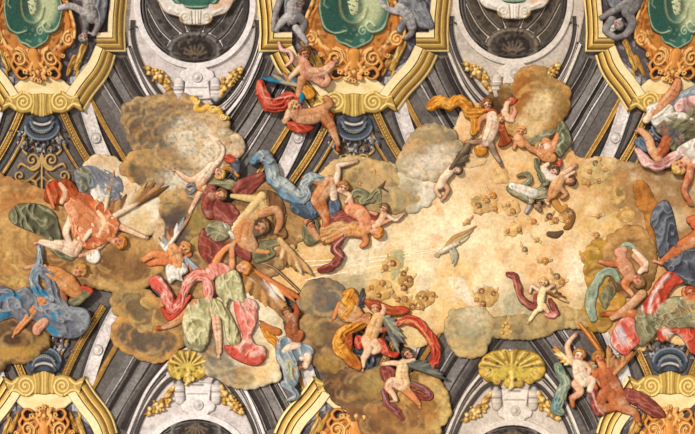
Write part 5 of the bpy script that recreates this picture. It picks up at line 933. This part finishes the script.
# ------------------------------------------------------------------ lower right putti
p = Person('pale chubby putto raising one arm with teal drapery, left of the red-brown angel', x=582, y=372, z=6.4, g=.5)
p.add(limb('578,364 580,374 584,380', [6,7.6,7], 'pale'), limb('572,362 568,350 568,344 574,336', [3.8,3.4,3,2.2], 'skin'), hand(574, 336, -50, 2, 'rose'), limb('584,364 590,368 588,374', [3.4,3,2.4], 'skin'), limb('584,382 592,380 590,390', [5.4,4.6,3.4], 'pale'), foot(589, 391, 10, 2, 'rose'), limb('576,384 580,392 572,398', [5.2,4.2,3], 'rose'), limb('572,398 573,406', [3,2.2], 'sienna'))
p.head(579, 356, 6.4, -75, .3, skin='pale', hair='hair', seed=3)
p.part('wing', wing((570, 362), (556, 348), 7, ['cream', 'gold', 'tan'], 6, -1, seed=3)+wing((588, 364), (600, 384), 8, ['tan', 'lolive', 'brown'], 7, -1, seed=4), -.5)
p.part('teal_drapery', [sc('558,366 562,376 566,384 560,396 556,408 562,412', [4.4,5,6,6.4,6,3], 'teal', (2, 1.2), .65), C('554,398 556,408', 2, 'bblue', .4, 2)], -.3); p.done()
p = Person('red-brown winged angel seen from behind leaning on the lower right gilt frame', x=615, y=390, z=6.2)
p.add(limb('606,372 610,384 616,396 622,402', [8,10,10,8], (176,96,58)), limb('604,370 600,360 600,354', [4.4,3.6,3], 'orange'), limb('616,402 624,408 634,412 638,420', [7,5.6,4.4,3], (190,112,64)), foot(638, 420, 70, 2.4, 'orange'), limb('604,394 600,404 606,408 618,406', [6,5.6,5,4], (184,102,60)), limb('598,372 592,380 596,388', [4,3.4,2.6], 'sienna'))
p.head(599, 358, 6.2, -110, .5, skin='orange', hair=(180,120,54))
p.part('wing', wing((608, 372), (608, 350), 8, [(196,140,84), (150,96,58), 'tan'], 7, 1, seed=13)+wing((614, 374), (632, 356), 9, [(206,150,96), (156,100,62), 'tan', 'brown'], 8, -1, seed=14), .6)
p.part('dark_red_cloak', [cl('620,396 626,388 636,390 648,396 660,406 666,416 656,418 644,412 632,404 624,402', 'maroon', 2.6, 5, (25, 7, 1.1, 1.1))], .8)
p.part('rosy_fold', [cl('590,388 596,386 602,398 608,408 602,416 594,414 590,402', 'maroon', 2.4, 4, (70, 5, 1, 1.2)), B('592,392 598,408 604,414', 1.2, .8, 'lpink')], -.6); p.done()
for q, l, c in (('580,324 588,334 598,348 606,360', 'rust-orange pole standing diagonally behind the pale chubby putto', (190,108,40)),):
    tag(relief('pole', [S(q, [2.6,2.8,2.8], c, sm=False), B(q, .7, .6, 'lamber')], None, 3.6, .5, FRESCO, thick=3), l, 'pole')
# ------------------------------------------------------------------ lower middle putti
p = Person('putto with grey wings and swirling amber drapery, above the dark cloud over lower middle frame', x=372, y=334, z=6.4, g=.52)
p.add(limb('378,318 374,328 370,338', [6.4,7.4,6.6], (222,178,120)), limb('366,340 368,350 364,358', [5.6,4.6,3.4], 'skin'), limb('364,358 363,366', [3,2.4], 'skin'), foot(363, 366, 100, 2, 'skin'), limb('374,342 378,348 374,352', [5,4.6,3], 'skin'), limb('370,322 362,320 354,322', [4,3.2,2.4], 'tan'), hand(355, 322, 170, 2, 'tan'), limb('380,318 384,308 378,304', [3.6,3,2.4], 'skin'), limb('382,330 392,328', [3,2.2], 'rust'))
p.head(375, 308, 5.8, -90, .2, skin=(222,166,116), hair=(170,70,46), seed=6)
p.part('wing', wing((384, 320), (396, 346), 9, [(112,106,98), (150,142,124), (84,80,78)], 8, -1, seed=24)+wing((384, 318), (400, 338), 7, ['lolive', 'grey'], 6, -1, seed=25), -.2)
p.part('amber_drapery', [sc('352,292 346,300 352,306 344,316', [4,5,4,4], 'amber'), sc('364,324 354,328 342,334 338,344 344,352 352,360 358,366', [3,5.4,6,6,7,7,4.4], 'amber', (2, 1.3), .7), C('350,362 356,366', 4, (160,66,34), .6, 3), cl('344,336 352,332 352,350 346,352', 'rust', 1.4, 3, (60, 4, .5, 1), dz=1)], .2)
p.part('red_drapery', [cl('376,340 384,338 390,350 400,352 396,358 386,356 378,350', 'red', 2.2, 4, (40, 5, .9, 1.2)), cl('356,336 362,336 364,346 358,350 354,344', 'red', 1.4, 3, (60, 4, .5, 1)), cl('364,300 376,300 392,306 404,306 410,312 396,316 384,314 372,312', 'rust', 2, 3.5, (10, 5, .7, 1)), C('398,306 408,310', 2, 'red', .8, 2)], -.4)
p.done()
p = Person('dark-haired putto in olive and amber cloth peeking out beside the round grey cloud', x=352, y=308, z=5.4, g=.5)
p.add(limb('346,312 352,318 360,314', [4,5,4], 'tan'), limb('340,304 336,312 334,318', [3,2.8,2.2], 'orange'), foot(334, 318, 120, 1.6, 'red')); p.head(366, 317, 4.6, 10, .3, skin='tan', hair='hair')
p.part('sand_cloth', [cl('338,306 346,300 356,304 362,312 354,322 344,322 338,316', 'tan', 2.2, 4, (30, 5, .8, 1)), C('346,294 352,292 356,300', 2.4, 'amber', .9, 2), sc('344,294 350,292 356,298 358,306', [2.4,3.4,3.4,2.4], 'amber')], .5)
p.part('wing', wing((358, 306), (362, 292), 5, ['slate', 'dgrey', 'grey'], 5, 1, seed=33), -.3); p.done()
p = Person('winged putto in red ribbon drapery seated on ochre cloud, playing toward the left', x=400, y=378, z=7.2, g=.5)
p.add(limb('404,364 402,374 404,384', [5.6,6.8,7], (232,202,150)), limb('400,364 392,363 384,364', [3.4,2.8,2.2], 'skin'), hand(384, 364, 170, 2, 'rose'), limb('402,386 392,382 388,388', [6,5.4,4], 'skin'), limb('388,388 393,394 396,400', [3.8,3.2,2.4], 'skin'), foot(394, 401, 165, 2.1, 'skin'), limb('406,390 414,398 419,404', [5,3.6,2.4], 'orange'), foot(419, 404, 75, 1.9, 'orange'), limb('406,362 414,360', [3,2.2], 'skin'))
p.head(408, 354, 5.6, -130, .6, skin='rose', hair='dhair', seed=7)
p.part('wing', wing((406, 364), (438, 376), 9, [(104,106,96), (130,128,112), (84,86,80)], 9, -1, seed=41), .3)
p.part('red_ribbon', [cl('380,368 390,366 396,372 390,382 382,380', 'maroon', 1.8, 3, (70, 4, .6, 1)), sc('384,392 388,404 396,410 402,418', [3.6,4.4,4,3], 'maroon', (2, .9), .6), sc('412,384 422,388 430,394 426,398 414,394', [3.4,4,4,3,3], 'maroon', (2, .9), .6), B('382,390 388,404 398,412', .8, .6, 'lslate'), B('412,382 424,388 430,396', .8, .6, 'lslate')], -.5)
p.done()
tag(relief('red_scarf', [sc('398,324 406,320 416,322 426,332 433,342 436,354 432,368 426,364', [3,4.4,5,5,5,5,4,2.6], 'red', (2, 1.3), .7), B('400,322 412,321 424,332 432,344', 1, .7, 'lamber', .6)], None, 6.2, .5, FRESCO), 'long arched red scarf blowing above the seated winged putto', 'scarf')
# ------------------------------------------------------------------ gold shells
def shell(cx, cy, w, h, label, sx=1):
    t = thing('shell_ornament', label, 'ornament', cx, cy, 3)
    q = pts('-34,4 -32,-8 -26,-15 -14,-19 0,-18 14,-19 26,-15 32,-8 34,4 26,12 16,13 8,12 4,18 -2,20 -6,12 -16,13 -26,12')*[w/34, h/20]+[cx, cy]
    L = [P(q, (190,156,54), 2.6, 5), C([(cx-w*.4, cy+2), (cx+w*.4, cy)], h*.25, (214,190,84), .6, 4), M(3, 'dgold', .7, 0)]
    for i in range(15):
        a = math.radians(190+i*160/14); L.append(B([(cx+w*.35*math.cos(a), cy+h*.3*math.sin(a)), (cx+w*.95*math.cos(a), cy+h*.92*math.sin(a))], 1.1, 1.2 if i % 2 else -1, 'lgold' if i % 2 else (110,78,24), .7))
    for s in (1, -1):
        L += [spiral(cx+s*w*.72, cy+h*.1, w*.17, 1.5, s, 90, 'lgold', 1.1, dz=2), spiral(cx+s*w*.42, cy+h*.38, w*.13, 1.4, -s, 90, 'gold', 1, dz=2), spiral(cx+s*w*.6, cy-h*.45, w*.12, 1.3, s, -90, 'gold', .9, dz=1.8)]
    L += [S([(cx, cy+h*.2), (cx+1, cy+h*.7), (cx-2, cy+h*.98)], [3, 2.4, 1.6], 'lgold', dz=2), spiral(cx-1, cy+h*.55, 3, 1.2, 1, 0, 'lgold', .8, dz=3)]
    for i in range(16):
        a = math.radians(i*22.5+8); L.append(S([(cx+w*.9*math.cos(a), cy-1+h*.78*math.sin(a))], w*.13, rnd.choice(['gold', (206,170,70), 'dgold']), hf=.5, dz=.9))
        if i % 2: L.append(spiral(cx+w*.86*math.cos(a), cy-1+h*.74*math.sin(a), w*.11, 1.2, 1 if math.cos(a) > 0 else -1, rnd.uniform(0, 360), 'lgold', .8, dz=2.2))
    for i in range(10): L.append(B([(cx+rnd.uniform(-.8, .8)*w, cy+rnd.uniform(-.6, .6)*h)], rnd.uniform(.9, 1.8), -1.4, (84,58,18), .9))
    relief('shell', L, t, 3.4, .5, GILT, ccol=(90,62,20))
shell(188, 367, 20, 18, 'gold shell ornament with scrolls at the peak of lower left lunette')
shell(512, 369, 33, 20, 'broad gold shell ornament with scrolls at the peak of lower right lunette')
tag(relief('gold_tassel', [S([(506+a, 330-b)], 2, 'gold', dz=c) for a, b, c in ((0,0,0),(3,3,1),(-3,4,1),(1,-4,0),(5,-2,.5),(-4,-3,.5),(0,7,1))]+[S('506,322 506,316', [1.4,.8], 'dgold')], None, 4.4, .45, GILT), 'little gold leaf tassel hanging over the lower right lunette', 'ornament')
tag(relief('gold_scrollwork', [S('193,99 197,103 196,109 202,110 208,107 212,112 218,110 222,116 228,118', [3.4,3,3.6,3,3.6,3,3.6,2.6,2], 'gold'), spiral(196, 101, 3.6, 1.3, 1, 0, 'lgold', 1.1, dz=2), spiral(213, 110, 4, 1.3, -1, 0, 'lgold', 1.1, dz=2), spiral(223, 117, 3.4, 1.3, 1, 0, 'lgold', 1, dz=2), S('205,112 210,118 216,118', [2,2.4,1.2], 'dgold')], None, 5.2, .5, GILT), 'gold scrollwork peeking over the huge cloud at upper left', 'ornament')
for o in list(bpy.data.objects):
    if o.type == 'EMPTY' and not o.children: bpy.data.objects.remove(o)
# ------------------------------------------------------------------ camera and light
cam = bpy.data.cameras.new('camera'); co = bpy.data.objects.new('camera', cam); COL.objects.link(co)
co.location = (0, 0, CAMZ); co.rotation_euler = (math.pi, 0, 0)
cam.sensor_width = 36; cam.lens = 36*D/(695*U); cam.clip_end = 100
SC.camera = co
for o in bpy.data.objects:
    if '_o' in o: del o['_o']
w = bpy.data.worlds.new('world'); SC.world = w; w.use_nodes = True
w.node_tree.nodes['Background'].inputs['Color'].default_value = (1.0, .955, .89, 1)
w.node_tree.nodes['Background'].inputs['Strength'].default_value = WORLD
sl = bpy.data.lights.new('relief_sun', 'SUN'); so = bpy.data.objects.new('relief_sun', sl); COL.objects.link(so)
sl.energy = SUN; sl.angle = math.radians(7); sl.color = (1.0, .945, .86)
# upward sun added for raking relief shading; no windows are modelled
so.rotation_euler = Vector((0.62, 0.5, 0.8)).to_track_quat('-Z', 'Y').to_euler()
vs = SC.view_settings; vs.view_transform = 'Standard'; vs.look = 'None'; vs.gamma = 1; vs.use_curve_mapping = False; vs.exposure = EXPO
